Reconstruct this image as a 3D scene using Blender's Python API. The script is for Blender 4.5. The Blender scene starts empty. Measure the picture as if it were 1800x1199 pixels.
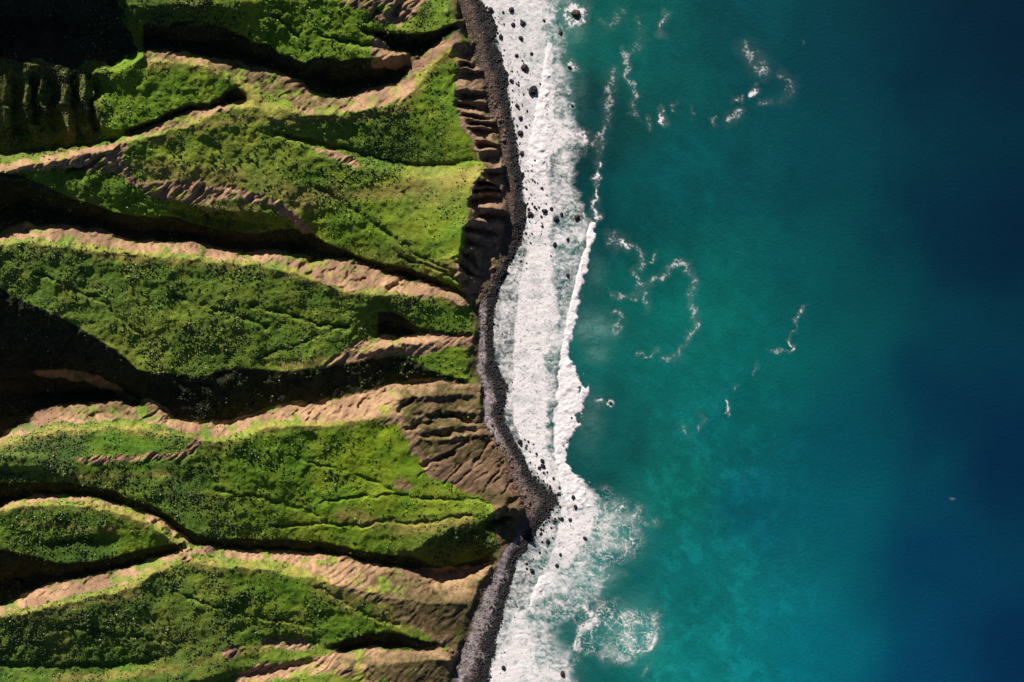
import bpy, math, random
import numpy as np

# ---------------------------------------------------------------- camera, sky, sun, exposure
S = 0.3                     # metres per map unit (one map unit = one photograph pixel at sea level)
HC = 2333.0                 # camera height above the sea in map units (700 m)
CX, CY = 900.0, 599.5
SUN_AZ = (0.40, 0.9165)     # direction the shadows fall: right, down the picture
SUN_EL = 24.0
sc = bpy.context.scene
C = sc.collection
cam_d = bpy.data.cameras.new('camera'); cam = bpy.data.objects.new('camera', cam_d); C.objects.link(cam)
cam.location = (0, 0, HC * S); cam.rotation_euler = (0, 0, 0)
cam_d.sensor_width = 36; cam_d.lens = 36 * HC / 1800.0; cam_d.clip_end = 60000; cam_d.clip_start = 1
sc.camera = cam
w = bpy.data.worlds.new('World'); sc.world = w; w.use_nodes = True
nt = w.node_tree; nt.nodes.clear()
sky = nt.nodes.new('ShaderNodeTexSky'); sky.sky_type = 'NISHITA'; sky.sun_disc = False
sky.sun_elevation = math.radians(SUN_EL)
sky.air_density = 0.35; sky.dust_density = 0.2; sky.ozone_density = 1.5
# world direction of the sun: opposite to the shadows; picture-down is -Y
sx, sy = -SUN_AZ[0], SUN_AZ[1]
sky.sun_rotation = math.atan2(sx, sy)
bgn = nt.nodes.new('ShaderNodeBackground'); bgn.inputs[1].default_value = 0.05
wo = nt.nodes.new('ShaderNodeOutputWorld')
nt.links.new(sky.outputs[0], bgn.inputs[0]); nt.links.new(bgn.outputs[0], wo.inputs[0])
sun_d = bpy.data.lights.new('sun', 'SUN'); sun_d.energy = 5.0; sun_d.angle = math.radians(0.5); sun_d.color = (1.0, 0.93, 0.86)
sun = bpy.data.objects.new('sun', sun_d); C.objects.link(sun)
from mathutils import Vector
ce, se = math.cos(math.radians(SUN_EL)), math.sin(math.radians(SUN_EL))
sun.rotation_euler = Vector((sx * ce, sy * ce, se)).to_track_quat('Z', 'Y').to_euler()
sc.view_settings.view_transform = 'Standard'; sc.view_settings.look = 'None'
sc.view_settings.gamma = 1; sc.view_settings.use_curve_mapping = False
sc.view_settings.exposure = 0.62
TAN = math.tan(math.radians(SUN_EL))

# ---------------------------------------------------------------- number helpers
rng = np.random.RandomState(7)
_T = {}
def vn(x, y, seed=0):
    """value noise, 0..1"""
    if seed not in _T: _T[seed] = np.random.RandomState(seed + 100).rand(256, 256).astype(np.float32)
    t = _T[seed]
    xi = np.floor(x).astype(np.int64); yi = np.floor(y).astype(np.int64)
    fx = (x - xi); fy = (y - yi)
    fx = fx * fx * fx * (fx * (fx * 6 - 15) + 10); fy = fy * fy * fy * (fy * (fy * 6 - 15) + 10)
    a = t[yi & 255, xi & 255]; b = t[yi & 255, (xi + 1) & 255]
    c = t[(yi + 1) & 255, xi & 255]; d = t[(yi + 1) & 255, (xi + 1) & 255]
    return (a + (b - a) * fx) * (1 - fy) + (c + (d - c) * fx) * fy
def fbm(x, y, scale, oct=4, seed=0, gain=0.5):
    """fractal noise about 0, roughly -1..1"""
    s = 0; a = 1; n = 0
    for i in range(oct):
        ca, sa = math.cos(0.7 * i), math.sin(0.7 * i)
        f = 2.03 ** i / scale
        s = s + a * (vn((x * ca - y * sa) * f + 17.3 * i, (x * sa + y * ca) * f + 9.1 * i, seed + i) * 2 - 1)
        n += a; a *= gain
    return s / n * 1.6
def ridged(x, y, scale, oct=3, seed=0):
    s = 0; a = 1; n = 0
    for i in range(oct):
        f = 2.0 ** i / scale
        s = s + a * (1 - np.abs(vn(x * f + 5.2 * i, y * f + 3.3 * i, seed + i) * 2 - 1) * 1.0)
        n += a; a *= 0.55
    return s / n
def smooth(e0, e1, v):
    t = np.clip((v - e0) / (e1 - e0), 0, 1); return t * t * (3 - 2 * t)
def pl(pts, x):
    a = np.array(pts, float); return np.interp(x, a[:, 0], a[:, 1])
def in_poly(px, py, poly):
    inside = np.zeros(px.shape, bool); n = len(poly)
    bx0 = min(p[0] for p in poly); bx1 = max(p[0] for p in poly); by0 = min(p[1] for p in poly); by1 = max(p[1] for p in poly)
    m = (px >= bx0) & (px <= bx1) & (py >= by0) & (py <= by1)
    if not m.any(): return inside
    qx = px[m]; qy = py[m]; r = np.zeros(qx.shape, bool)
    for i in range(n):
        x0, y0 = poly[i][0], poly[i][1]; x1, y1 = poly[(i + 1) % n][0], poly[(i + 1) % n][1]
        if y0 == y1: continue
        c = ((y0 > qy) != (y1 > qy)) & (qx < (x1 - x0) * (qy - y0) / (y1 - y0) + x0)
        r ^= c
    inside[m] = r
    return inside
def seg_dist(px, py, line, reach=60.0):
    """distance to a polyline (only correct within `reach`)"""
    d = np.full(px.shape, 1e6)
    for (x0, y0), (x1, y1) in zip([p[:2] for p in line[:-1]], [p[:2] for p in line[1:]]):
        m = (px > min(x0, x1) - reach) & (px < max(x0, x1) + reach) & (py > min(y0, y1) - reach) & (py < max(y0, y1) + reach)
        if not m.any(): continue
        qx = px[m]; qy = py[m]; L = (x1 - x0) ** 2 + (y1 - y0) ** 2 + 1e-9
        t = np.clip(((qx - x0) * (x1 - x0) + (qy - y0) * (y1 - y0)) / L, 0, 1)
        dd = np.hypot(qx - x0 - t * (x1 - x0), qy - y0 - t * (y1 - y0))
        d[m] = np.minimum(d[m], dd)
    return d
def unproj(px, py, h):
    k = 1 - h / HC
    return (px - CX) * k, (py - CY) * k
def bil(F, x, y, x0, y0, st):
    gx = np.clip((x - x0) / st, 0, F.shape[1] - 1.001); gy = np.clip((y - y0) / st, 0, F.shape[0] - 1.001)
    i = gx.astype(int); j = gy.astype(int); fx = gx - i; fy = gy - j
    if F.ndim == 3: fx = fx[..., None]; fy = fy[..., None]
    return (F[j, i] * (1 - fx) + F[j, i + 1] * fx) * (1 - fy) + (F[j + 1, i] * (1 - fx) + F[j + 1, i + 1] * fx) * fy
def blur(F, r):
    """box blur twice, r in cells"""
    r = int(r)
    if r < 1: return F
    for _ in range(2):
        for ax in (0, 1):
            pad = [(r + 1, r) if a == ax else (0, 0) for a in range(F.ndim)]
            c = np.cumsum(np.pad(F, pad, mode='edge'), axis=ax)
            F = (np.take(c, range(2 * r + 1, c.shape[ax]), ax) - np.take(c, range(0, c.shape[ax] - 2 * r - 1), ax)) / (2 * r + 1)
    return F

# ---------------------------------------------------------------- the relief: feature lines of the land
TC = [(-400, 25), (0, 20), (60, 26), (100, 34), (200, 38), (300, 44), (400, 50), (480, 44), (520, 27), (560, 17), (620, 16), (680, 14), (750, 13), (850, 15),
      (895, 27), (940, 21), (1000, 14), (1060, 13), (1120, 14), (1199, 13), (1600, 16)]
def plane(x, y):
    x = np.asarray(x, float); y = np.asarray(y, float)
    inl = np.clip(835 - x, 0, 1e9)
    return 24 + (pl(TC, y) - 24) * np.exp(-inl / 70) + 0.2 * np.minimum(inl, 1200) + 0.045 * (600 - np.clip(y, -300, 1500)) * np.clip(inl / 350, 0, 1)
# foot of the cliffs (where the beach begins) and the water's edge, both as x for a given y
BASE = [(-400, 760), (0, 800), (25, 810), (45, 818), (62, 828), (90, 835), (120, 845), (150, 851), (180, 856), (200, 866), (225, 874), (250, 880), (300, 884), (340, 888), (390, 890),
        (430, 884), (470, 874), (505, 856), (535, 843), (560, 841), (600, 839), (650, 835), (665, 845), (700, 848), (740, 850), (760, 860), (790, 878), (820, 893), (850, 905),
        (875, 915), (890, 920), (920, 915), (950, 900), (965, 886), (985, 876), (1005, 869), (1040, 851), (1070, 837), (1100, 823), (1130, 815), (1150, 806), (1170, 801), (1199, 796), (1600, 740)]
WATER = [(-400, 800), (0, 845), (20, 860), (45, 870), (80, 876), (120, 886), (160, 893), (200, 898), (240, 908), (290, 914), (340, 919), (370, 924), (400, 921), (430, 913), (450, 905),
         (485, 884), (520, 872), (560, 866), (600, 864), (640, 875), (680, 890), (705, 893), (718, 884), (740, 886), (765, 900), (800, 920), (830, 932), (850, 950), (870, 978), (885, 982),
         (900, 966), (930, 946), (955, 930), (980, 912), (1010, 901), (1040, 893), (1070, 886), (1110, 877), (1150, 868), (1199, 860), (1600, 800)]
# ravines: E = lip of the drop (offset below the plane), Sx = where the cast shade ends on the far face, C = crest of that face
RAV = [
 dict(E=[(240, 40, -8), (310, 46, -12), (390, 46, -18), (450, 74, -18), (475, 77, -18), (490, 94, -20), (512, 98, -18), (530, 110, -16), (565, 97, -14), (600, 106, -12), (625, 101, -12), (660, 103, -10), (700, 98, -9), (717, 94, -9)],
      S=[(252, 93), (285, 92), (310, 96), (370, 105), (420, 112), (450, 122), (500, 132), (530, 150), (560, 168), (590, 173), (620, 172), (650, 163), (690, 153), (718, 138), (729, 118)],
      C=[(252, 112, -2), (300, 108, -2), (370, 118, -3), (420, 150, -6), (470, 190, -4), (550, 203, 0), (600, 200, 0), (650, 190, 0), (700, 182, 0), (728, 162, 0), (750, 124, 0)]),
 dict(E=[(640, 47, -6), (680, 57, -6), (715, 60, -6), (745, 58, -4), (780, 48, -2), (806, 38, 0)],
      S=[(655, 60), (690, 90), (722, 100), (738, 102), (762, 84), (790, 65), (812, 53)],
      C=[(750, 124, 0), (770, 103, 0), (800, 82, 0), (812, 74, 0)], noC0=True),
 dict(E=[(212, 228, -8), (260, 214, -8), (300, 195, -8), (330, 183, -8), (362, 180, -8), (385, 172, -8), (397, 160, -8), (418, 152, -7), (432, 166, -6), (437, 174, -6)],
      S=[(225, 236), (260, 226), (300, 212), (340, 199), (380, 190), (437, 180)],
      C=[(-60, 316, 0), (0, 303, 0), (50, 290, 0), (90, 282, 0), (150, 272, 0), (200, 260, 0), (250, 242, 0), (280, 236, 0), (300, 229, 0), (340, 222, 0), (365, 206, 0), (390, 190, 0), (440, 186, 0), (480, 205, 0)]),
 dict(E=[(-60, 300, -12), (0, 304, -10), (30, 305, -10), (50, 313, -13), (100, 335, -16), (130, 348, -19), (170, 360, -21), (200, 371, -23), (235, 378, -24), (270, 381, -25), (305, 378, -27), (330, 388, -34), (380, 401, -38), (450, 411, -38),
         (490, 402, -34), (520, 402, -34), (545, 406, -32), (560, 416, -32), (580, 430, -32), (610, 439, -32), (640, 455, -32), (680, 463, -30), (720, 471, -28), (770, 490, -22), (815, 515, -12)],
      S=[(-60, 420), (0, 410), (20, 404), (50, 393), (75, 401), (115, 400), (150, 407), (175, 408), (205, 418), (240, 425), (280, 428), (320, 430), (345, 428), (380, 437), (420, 443), (450, 445), (495, 442), (515, 449), (550, 455),
         (590, 459), (612, 458), (640, 467), (680, 481), (720, 496), (760, 504), (800, 516), (828, 529)],
      C=[(-60, 440, 0), (0, 430, 0), (60, 428, 0), (130, 436, 0), (200, 442, 0), (270, 450, 0), (320, 454, 0), (400, 461, 0), (450, 466, 0), (500, 474, 0), (560, 496, 0), (610, 514, 0), (660, 518, 0), (720, 518, 0), (790, 524, 0), (814, 538, 0)]),
 dict(E=[(655, 547, -10), (680, 546, -10), (705, 552, -10), (730, 573, -12), (765, 580, -8), (800, 584, -5), (832, 582, -2)],
      S=[(662, 590), (690, 598), (715, 594), (740, 590), (790, 590), (828, 592)],
      C=[(640, 622, -14), (690, 606, -6), (740, 603, -4), (790, 598, -3), (826, 602, -2)]),
 dict(E=[(-60, 480, -10), (0, 502, -12), (15, 515, -14), (50, 533, -15), (90, 550, -16), (120, 562, -17), (150, 582, -18), (190, 606, -18), (215, 622, -19), (240, 648, -20), (270, 653, -20), (310, 657, -20), (345, 662, -20), (400, 648, -20), (450, 648, -20),
         (500, 651, -20), (540, 649, -19), (570, 641, -18), (610, 638, -18), (630, 629, -17), (660, 626, -17), (700, 626, -18), (725, 631, -16), (742, 641, -14), (770, 655, -8), (800, 662, -4), (818, 664, -2)],
      S=[(-60, 800), (0, 770), (20, 755), (50, 735), (70, 720), (110, 712), (160, 710), (230, 703), (265, 706), (290, 722), (310, 738), (340, 743), (380, 744), (410, 743), (450, 730), (480, 718), (510, 712), (560, 710),
         (590, 701), (640, 690), (660, 682), (690, 675), (730, 672), (770, 668), (800, 675), (825, 674)],
      C=[(-60, 800, -30), (0, 782, -30), (60, 768, -26), (100, 757, -24), (150, 757, -22), (200, 750, -20), (250, 757, -16), (280, 763, -12), (330, 770, -6), (380, 778, 0), (420, 772, 0), (450, 760, 0), (475, 750, 0), (520, 751, 0),
         (550, 747, 0), (600, 747, 0), (620, 741, 0), (650, 735, 0), (690, 730, 0)]),
 dict(tw=.35, E=[(-60, 855, -34), (0, 848, -34), (45, 846, -34), (90, 848, -32), (120, 846, -28), (150, 854, -26), (200, 861, -24), (220, 873, -24), (270, 888, -22), (300, 908, -22), (325, 928, -20), (345, 938, -18), (380, 945, -22), (450, 946, -26), (500, 947, -28), (570, 951, -30),
         (620, 965, -30), (650, 970, -28), (700, 976, -26), (725, 978, -30), (765, 996, -44), (800, 992, -50), (840, 982, -44), (862, 972, -30)],
      S=[(-60, 910), (0, 894), (30, 882), (60, 873), (140, 874), (190, 883), (230, 895), (270, 909), (290, 920), (315, 940), (340, 960), (370, 963), (450, 971), (500, 975), (560, 976), (600, 979), (640, 991), (700, 1001), (750, 1011), (772, 1015),
         (800, 1006), (830, 1002), (864, 993)],
      C=[(-60, 905, -22), (0, 897, -22), (60, 888, -20), (140, 888, -18), (190, 896, -16), (230, 908, -14), (270, 925, -12), (300, 945, -8), (330, 985, -4), (380, 997, 0), (430, 998, 0), (500, 1008, 0), (560, 1018, 0), (620, 1035, 0), (680, 1050, 0), (760, 1060, 0), (822, 1062, 0)]),
 dict(E=[(-60, 970, -30), (0, 964, -30), (60, 976, -30), (100, 990, -30), (170, 986, -28), (240, 967, -24), (290, 957, -18), (322, 953, -12)],
      S=[(-60, 1090), (0, 1066), (40, 1050), (70, 1036), (110, 1025), (170, 1012), (220, 1000), (270, 985), (310, 971), (335, 962)],
      C=[(-60, 1100, -6), (0, 1084, -6), (60, 1074, -4), (100, 1065, -4), (150, 1054, -2), (200, 1042, 0), (240, 1028, 0), (265, 1010, 0), (295, 999, -2)]),
 dict(E=[(575, 1131, -18), (592, 1131, -18), (610, 1121, -18), (650, 1112, -17), (690, 1110, -15), (740, 1124, -10), (776, 1130, -6)],
      S=[(582, 1143), (600, 1151), (640, 1141), (700, 1144), (745, 1145), (778, 1138)],
      C=[(600, 1178, -6), (650, 1172, -4), (700, 1165, -4), (760, 1160, -3), (795, 1160, -2)]),
]
# single lines: (x, y, offset from plane)
LINES = [
 # valley inside the big northern slope, and the dry spur below it
 [(480, 232, -9), (560, 250, -14), (640, 272, -17), (720, 290, -20), (790, 292, -16), (840, 282, -10)],
 [(520, 262, -10), (600, 288, -10), (700, 310, -8), (780, 314, -4), (836, 304, -2), (857, 295, -8)],
 # rim above the dim bench of ravine 3
 [(-60, 318, -8), (200, 306, -10), (232, 324, -14), (265, 334, -15), (330, 322, -14), (400, 332, -14), (450, 342, -14), (500, 362, -16), (530, 385, -20)],
 [(300, 352, -18), (340, 357, -18), (380, 367, -18), (420, 372, -18), (460, 374, -20), (500, 382, -22)],
 [(305, 368, -32), (340, 378, -34), (380, 386, -36), (430, 390, -36), (480, 394, -34)],
 # small shaded trough and thin ridge in the dark south-west basin
 [(-60, 640, -78), (10, 648, -76), (60, 653, -74), (130, 654, -70), (180, 672, -70), (225, 691, -70), (246, 704, -66)],
 [(-60, 690, -106), (60, 690, -102), (130, 688, -98), (190, 696, -90), (240, 706, -76)],
 # lower crest of the patch behind crest 5
 [(0, 800, -24), (110, 812, -20), (160, 809, -18), (250, 806, -14), (300, 804, -10), (332, 792, -5), (348, 778, -2)],
 [(-60, 818, -26), (0, 818, -26), (45, 818, -25), (100, 820, -22), (118, 834, -21)],
 [(-60, 829, -32), (0, 829, -32), (60, 830, -30), (105, 832, -27)],
 # shade trough in the south-west patch
 [(0, 940, -27), (90, 948, -25), (150, 937, -23), (210, 934, -20)],
 [(60, 956, -30), (120, 950, -31), (200, 948, -28)],
 # shadowed steep slope at the river mouth headland
 [(722, 968, -17), (762, 944, -8), (800, 924, -4), (840, 918, -1), (868, 905, 0)],
 # foot of the southern slope and its gullies
 [(-60, 1160, -26), (0, 1160, -26), (100, 1163, -24), (200, 1160, -22), (290, 1148, -20), (320, 1144, -18)],
 [(-60, 1168, -31), (0, 1168, -31), (100, 1171, -30), (200, 1168, -28), (280, 1156, -24)],
 [(462, 1117, -17), (485, 1108, -17), (530, 1114, -17), (555, 1120, -17)],
 [(466, 1127, -24), (488, 1121, -25), (530, 1125, -25), (560, 1131, -23)],
 [(330, 1197, -14), (370, 1188, -15), (430, 1171, -16), (500, 1164, -17), (545, 1153, -18)],
 [(335, 1206, -20), (378, 1198, -23), (432, 1183, -24), (500, 1175, -25), (552, 1163, -24)],
 [(450, 1205, -12), (520, 1190, -10), (600, 1186, -8)],
 # boundaries out of frame
 [(-400, 1400, -20), (200, 1400, -20), (700, 1400, 0)], [(-400, 1250, -10), (300, 1260, -10), (720, 1250, 0)],
 [(350, -90, 0), (550, -60, 0), (740, -60, 0)], [(230, 10, 2), (400, 5, 0), (560, 0, 0), (640, 8, -2)],
 # green plateau north-west of ravine 1
 [(162, 131, 2), (205, 128, 4), (236, 108, 4), (252, 100, 3)], [(164, 160, 0), (168, 195, -4), (180, 218, -8), (205, 232, -12)],
 # mountain behind the picture corner
 [(-400, -60, 50), (-150, -50, 48), (-50, -52, 46), (60, -58, 43), (120, -62, 40), (156, -66, 36), (172, -72, 22), (190, -76, 0)],
 [(-400, 60, -20), (0, 40, -20), (100, 40, -22), (150, 50, -22), (190, 70, -22), (222, 90, -20)],
 [(-60, 118, 6), (40, 112, 6), (100, 118, 2), (150, 128, -2)],
 [(-60, 270, -40), (0, 268, -38), (60, 262, -36), (120, 258, -32), (170, 250, -30), (205, 244, -26)],
 # small knoll ravine near the top edge
 [(590, 8, -2), (615, 12, -2), (640, 6, -2), (660, 0, -3)],
 [(720, 15, -4), (760, 35, -5), (790, 20, -2)], [(690, 30, -14), (712, 38, -12)],
]
for k in range(5):   # rocky ribs in the western corner
    x = [6, 44, 70, 112, 146][k]; q = [0, 3, -4, 5, 1][k]
    LINES.append([(x, 122 + q, 2 + q), (x + 6, 150, 3), (x - 3 + q, 172, -3 + q), (x + 9, 190, -6), (x + 5 + q, 222 + 2 * q, -16)])
    LINES.append([(x + 14, 132, -8), (x + 22 - q, 160, -20), (x + 15, 196, -26 + q), (x + 26, 228, -34)])
# coastal ribs: (x0,y0,x1,y1)
RIBS = [(810, 95, 834, 82), (812, 108, 838, 110), (812, 121, 843, 127), (808, 145, 845, 136), (808, 158, 850, 160), (806, 178, 852, 186), (812, 192, 856, 201), (822, 207, 866, 215), (824, 222, 868, 226),
        (828, 236, 872, 240), (836, 250, 874, 254), (842, 264, 878, 267), (856, 295, 884, 292), (850, 314, 884, 325), (832, 335, 886, 333), (829, 347, 880, 343), (828, 371, 878, 356), (844, 370, 888, 368),
        (826, 389, 888, 391), (822, 390, 870, 408), (818, 414, 868, 421), (815, 434, 850, 468), (806, 458, 844, 476), (804, 474, 842, 492)]
# ---- gather constraint points
X0, Y0, X1, Y1 = -420, -320, 1020, 1480
def dens(line, st=1.0):
    out = []
    for a, b in zip(line[:-1], line[1:]):
        n = max(1, int(math.hypot(b[0] - a[0], b[1] - a[1]) / st))
        for i in range(n):
            t = i / n; out.append([a[k] + (b[k] - a[k]) * t for k in range(len(a))])
    out.append(list(line[-1])); return np.array(out, float)
CON = []
def add_abs(arr): CON.append(arr)
def add_rel(line):
    d = dens([(-420,) + tuple(line[0][1:])] + list(line) if line[0][0] == -60 else line)
    d[:, 2] += plane(d[:, 0], d[:, 1]); CON.append(d); return d
for r in RAV:
    E = add_rel(r['E'])
    Cc = add_rel(r['C'])
    wx, wy = unproj(E[:, 0], E[:, 1], E[:, 2])
    Sd = dens(([(-420, r['S'][0][1])] if r['S'][0][0] == -60 else []) + list(r['S']))
    hs = np.full(len(Sd), np.nan)
    for i, (x, y) in enumerate(Sd):
        h = plane(x, y) - 60
        for _ in range(5):
            px_, py_ = unproj(x, y, h)
            dx = px_ - wx; dy = py_ - wy
            along = dx * SUN_AZ[0] + dy * SUN_AZ[1]; perp = np.abs(-dx * SUN_AZ[1] + dy * SUN_AZ[0])
            ok = (along > 0) & (perp < 4)
            if not ok.any(): h = np.nan; break
            h = np.max(np.where(ok, E[:, 2] - along * TAN, -1e9))
        hs[i] = h
    good = ~np.isnan(hs)
    if good.any(): hs = np.interp(np.arange(len(hs)), np.nonzero(good)[0], hs[good])
    k = 7; hs = np.convolve(np.pad(hs, k, mode='edge'), np.ones(2 * k + 1) / (2 * k + 1), 'valid')
    Sd = np.column_stack([Sd, hs]); r['Sd'] = Sd; CON.append(Sd)
    # valley floor half way between
    xs = np.arange(max(E[:, 0].min(), Sd[:, 0].min()), min(E[:, 0].max(), Sd[:, 0].max()), 1.0)
    oe = np.argsort(E[:, 0]); os_ = np.argsort(Sd[:, 0])
    ye = np.interp(xs, E[oe, 0], E[oe, 1]); he = np.interp(xs, E[oe, 0], E[oe, 2])
    ys = np.interp(xs, Sd[os_, 0], Sd[os_, 1]); hh = np.interp(xs, Sd[os_, 0], Sd[os_, 2])
    gap = np.clip(ys - ye, 0, 90)
    yv = ye + 0.55 * (ys - ye); hv = np.minimum(hh, he - 0.5 * gap) - 0.12 * gap
    m = gap > 6
    if m.any() and (E[:, 1].min() != 480) : CON.append(np.column_stack([xs, yv, hv])[m])
    r['xs'] = xs; r['ye'] = ye; r['ys'] = ys
for L in LINES: add_rel(L)
tops = []
for i, (x0, y0, x1, y1) in enumerate(RIBS):
    if i in (3, 9, 16): continue
    x0 += (i * 29 % 13) - 7; x1 += (i * 31 % 13) - 9; y1 += (i * 17 % 7) - 3; y0 += (i * 23 % 5) - 2
    ht = float(pl(TC, y0)); d = dens([(x0 - 6, y0, ht), (x0, y0, ht - 1), ((x0 + x1) / 2, (y0 + y1) / 2 - 1 + (i * 37 % 5 - 2) * .8, ht * ((0.74 if y0 < 380 else .55) + .05 * (i * 53 % 5 - 2))), (x1, y1, (.44 if y0 < 380 else .3) * ht)])
    CON.append(d)
    if i + 1 < len(RIBS):
        a = RIBS[i + 1]; gy0 = (y0 + a[1]) / 2; gx0 = (x0 + a[0]) / 2; gx1 = (x1 + a[2]) / 2; gy1 = (y1 + a[3]) / 2
        if a[1] - y0 > 3 and gx1 > gx0:
            g = dens([(gx0 + 1, gy0, ht * 0.5), (gx0 + 7, gy0 * .8 + gy1 * .2, ht * 0.12 + 4), (gx1, gy1, 6.5)]); CON.append(g)
# cliff top line where there are no ribs, and foot of cliffs, and beach
for T, dz in (([(800, 0, 0), (806, 36, 0)], 0), ([(803, 110, 0), (800, 150, 0), (800, 185, 0), (812, 212, 0), (826, 240, 0), (838, 265, 0), (856, 294, 0), (836, 315, 0), (826, 345, 0), (822, 380, 0), (812, 425, 0), (803, 470, 0), (810, 498, 0)], 0),
              ([(818, 542, 0), (822, 560, 0), (833, 583, 0), (832, 592, 0), (826, 612, 0), (822, 640, 0), (818, 662, 0)], 0),
              ([(822, 1062, 0), (812, 1085, 0), (807, 1110, 0), (804, 1145, 0), (793, 1165, 0), (784, 1195, 0), (740, 1400, 0)], 0),
              ([(864, 994, 0), (850, 1012, 0), (838, 1030, 0), (828, 1056, 0)], 0),
              ([(843, 676, 0), (845, 700, 0), (844, 728, 0)], 0), ([(862, 902, 0), (885, 889, 0), (905, 890, 0), (912, 897, 0)], -10), ([(866, 918, 0), (885, 908, 0), (900, 909, 0)], 17), ([(862, 955, 0), (885, 940, 0)], 12)):
    d = dens(T); d[:, 2] = pl(TC, d[:, 1]) - dz; CON.append(d)
# eroded badland fan: spurs falling to the beach
for i, (xa, ya, xb, yb, o) in enumerate([(700, 700, 842, 690, 5), (712, 735, 845, 722, 4), (722, 757, 846, 748, 4), (735, 775, 858, 762, 3), (742, 798, 864, 742, 3), (748, 818, 872, 758, 3), (760, 834, 882, 774, 3), (782, 845, 893, 790, 3), (806, 854, 902, 808, 3), (834, 866, 909, 830, 3), (864, 880, 915, 852, 3)]):
    if i > 3: continue
    ha = float(plane(xa, ya)); CON.append(dens([(xa, ya, ha), ((xa + xb) / 2, (ya + yb) / 2, ha * .48 + (6 + o * .5 if i < 4 else 4)), (xb, yb, 10)]))
    CON.append(dens([(xa + 14, ya + 12, ha - 5), ((xa + xb) / 2 + 6, (ya + yb) / 2 + 9, ha * .48 + (2 if i > 3 else 1)), (xb - 8, yb + 10, 8)]))
ys = np.arange(-400, 1600, 1.0)
bx = pl(BASE, ys) + 3.2 * fbm(ys, ys * 0, 20, 4, 41); wxx = pl(WATER, ys) + 3.0 * fbm(ys, ys * 0 + 5, 26, 4, 44)
CON.append(np.column_stack([bx + 1, ys, np.full(len(ys), 6.5)]))
CON.append(np.column_stack([wxx, ys, np.full(len(ys), 0.8)]))
CON.append(np.column_stack([wxx + 30, ys, np.full(len(ys), -2.5)]))
CON.append(np.column_stack([np.full(len(ys), 1015.0), ys, np.full(len(ys), -12.0)]))
CON.append(np.column_stack([np.full(1800, -419.0), np.linspace(-320, 1480, 1800), plane(np.full(1800, -419.0), np.linspace(-320, 1480, 1800)) - 20]))
CON = np.vstack(CON)
def solve():
    H = None
    for st in (32, 16, 8, 4, 2):
        nx = int((X1 - X0) / st) + 1; ny = int((Y1 - Y0) / st) + 1
        ix = np.round((CON[:, 0] - X0) / st).astype(int); iy = np.round((CON[:, 1] - Y0) / st).astype(int)
        m = (ix >= 0) & (ix < nx) & (iy >= 0) & (iy < ny)
        idx = iy[m] * nx + ix[m]
        cnt = np.bincount(idx, minlength=nx * ny).reshape(ny, nx); sm = np.bincount(idx, CON[m, 2], nx * ny).reshape(ny, nx)
        fix = cnt > 0; val = np.where(fix, sm / np.maximum(cnt, 1), 0)
        if H is None: H = np.full((ny, nx), 60.0)
        else:
            gx, gy = np.meshgrid(np.arange(nx) * st, np.arange(ny) * st); H = bil(H, gx.astype(float), gy.astype(float), 0, 0, st * 2)
        H[fix] = val[fix]
        for _ in range(600 if st > 4 else (260 if st == 4 else 160)):
            P = np.pad(H, 1, mode='edge')
            N = (P[:-2, 1:-1] + P[2:, 1:-1] + P[1:-1, :-2] + P[1:-1, 2:]) * 0.25
            H = np.where(fix, val, N)
    return H
HG = solve()
HG = HG * 0.75 + blur(HG, 1) * 0.25
def poly_between(r):
    return [(x, y) for x, y in zip(r['xs'][::4], r['ye'][::4])] + [(x, y) for x, y in zip(r['xs'][::-4], r['ys'][::-4])]
CARVE = [([(560, 884), (650, 871), (700, 872), (760, 877), (840, 880), (862, 884)], 3.5, 2.6), ([(480, 925), (560, 918), (620, 924), (690, 915), (730, 920), (780, 913), (850, 903)], 4, 2.8), ([(380, 862), (480, 880), (560, 905)], 3, 3), ([(500, 800), (620, 830), (700, 868)], 2.2, 3),
 ([(440, 536), (480, 546), (520, 556), (560, 570), (610, 578)], 5, 4), ([(300, 520), (400, 548), (470, 575)], 3, 4), ([(60, 480), (180, 530), (260, 600)], 3, 4), ([(560, 590), (520, 610), (450, 630)], 3, 3), ([(480, 232), (540, 246), (620, 268), (720, 290), (800, 292)], 4, 5), ([(700, 330), (740, 380), (780, 450)], 2.5, 4),
 ([(560, 330), (640, 380), (720, 440), (800, 480)], 3, 4), ([(735, 838), (800, 788), (850, 752)], 2.2, 1.6), ([(770, 846), (820, 806), (868, 764)], 2.0, 1.5), ([(795, 855), (840, 818), (880, 780)], 2.4, 1.6), ([(820, 862), (856, 830), (892, 796)], 2.0, 1.5), ([(842, 872), (872, 846), (900, 818)], 2.4, 1.8), ([(752, 828), (790, 806)], 2, 1.6), ([(300, 1040), (420, 1080), (520, 1095), (600, 1120)], 3, 3), ([(100, 1100), (240, 1120), (330, 1130)], 2.5, 4), ([(560, 1030), (640, 1080), (700, 1100)], 2.5, 4), ([(300, 45), (350, 40), (400, 52), (440, 72)], 6, 4), ([(470, 20), (520, 60), (540, 90)], 4, 4),
 ([(640, 52), (680, 66), (730, 68)], 8, 5), ([(560, 60), (620, 76), (700, 88)], 5, 4), ([(720, 495), (790, 512)], 3, 3), ([(640, 470), (720, 482), (800, 505), (835, 520)], 6, 3), ([(700, 450), (780, 478), (822, 500)], 4, 3)]
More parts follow.
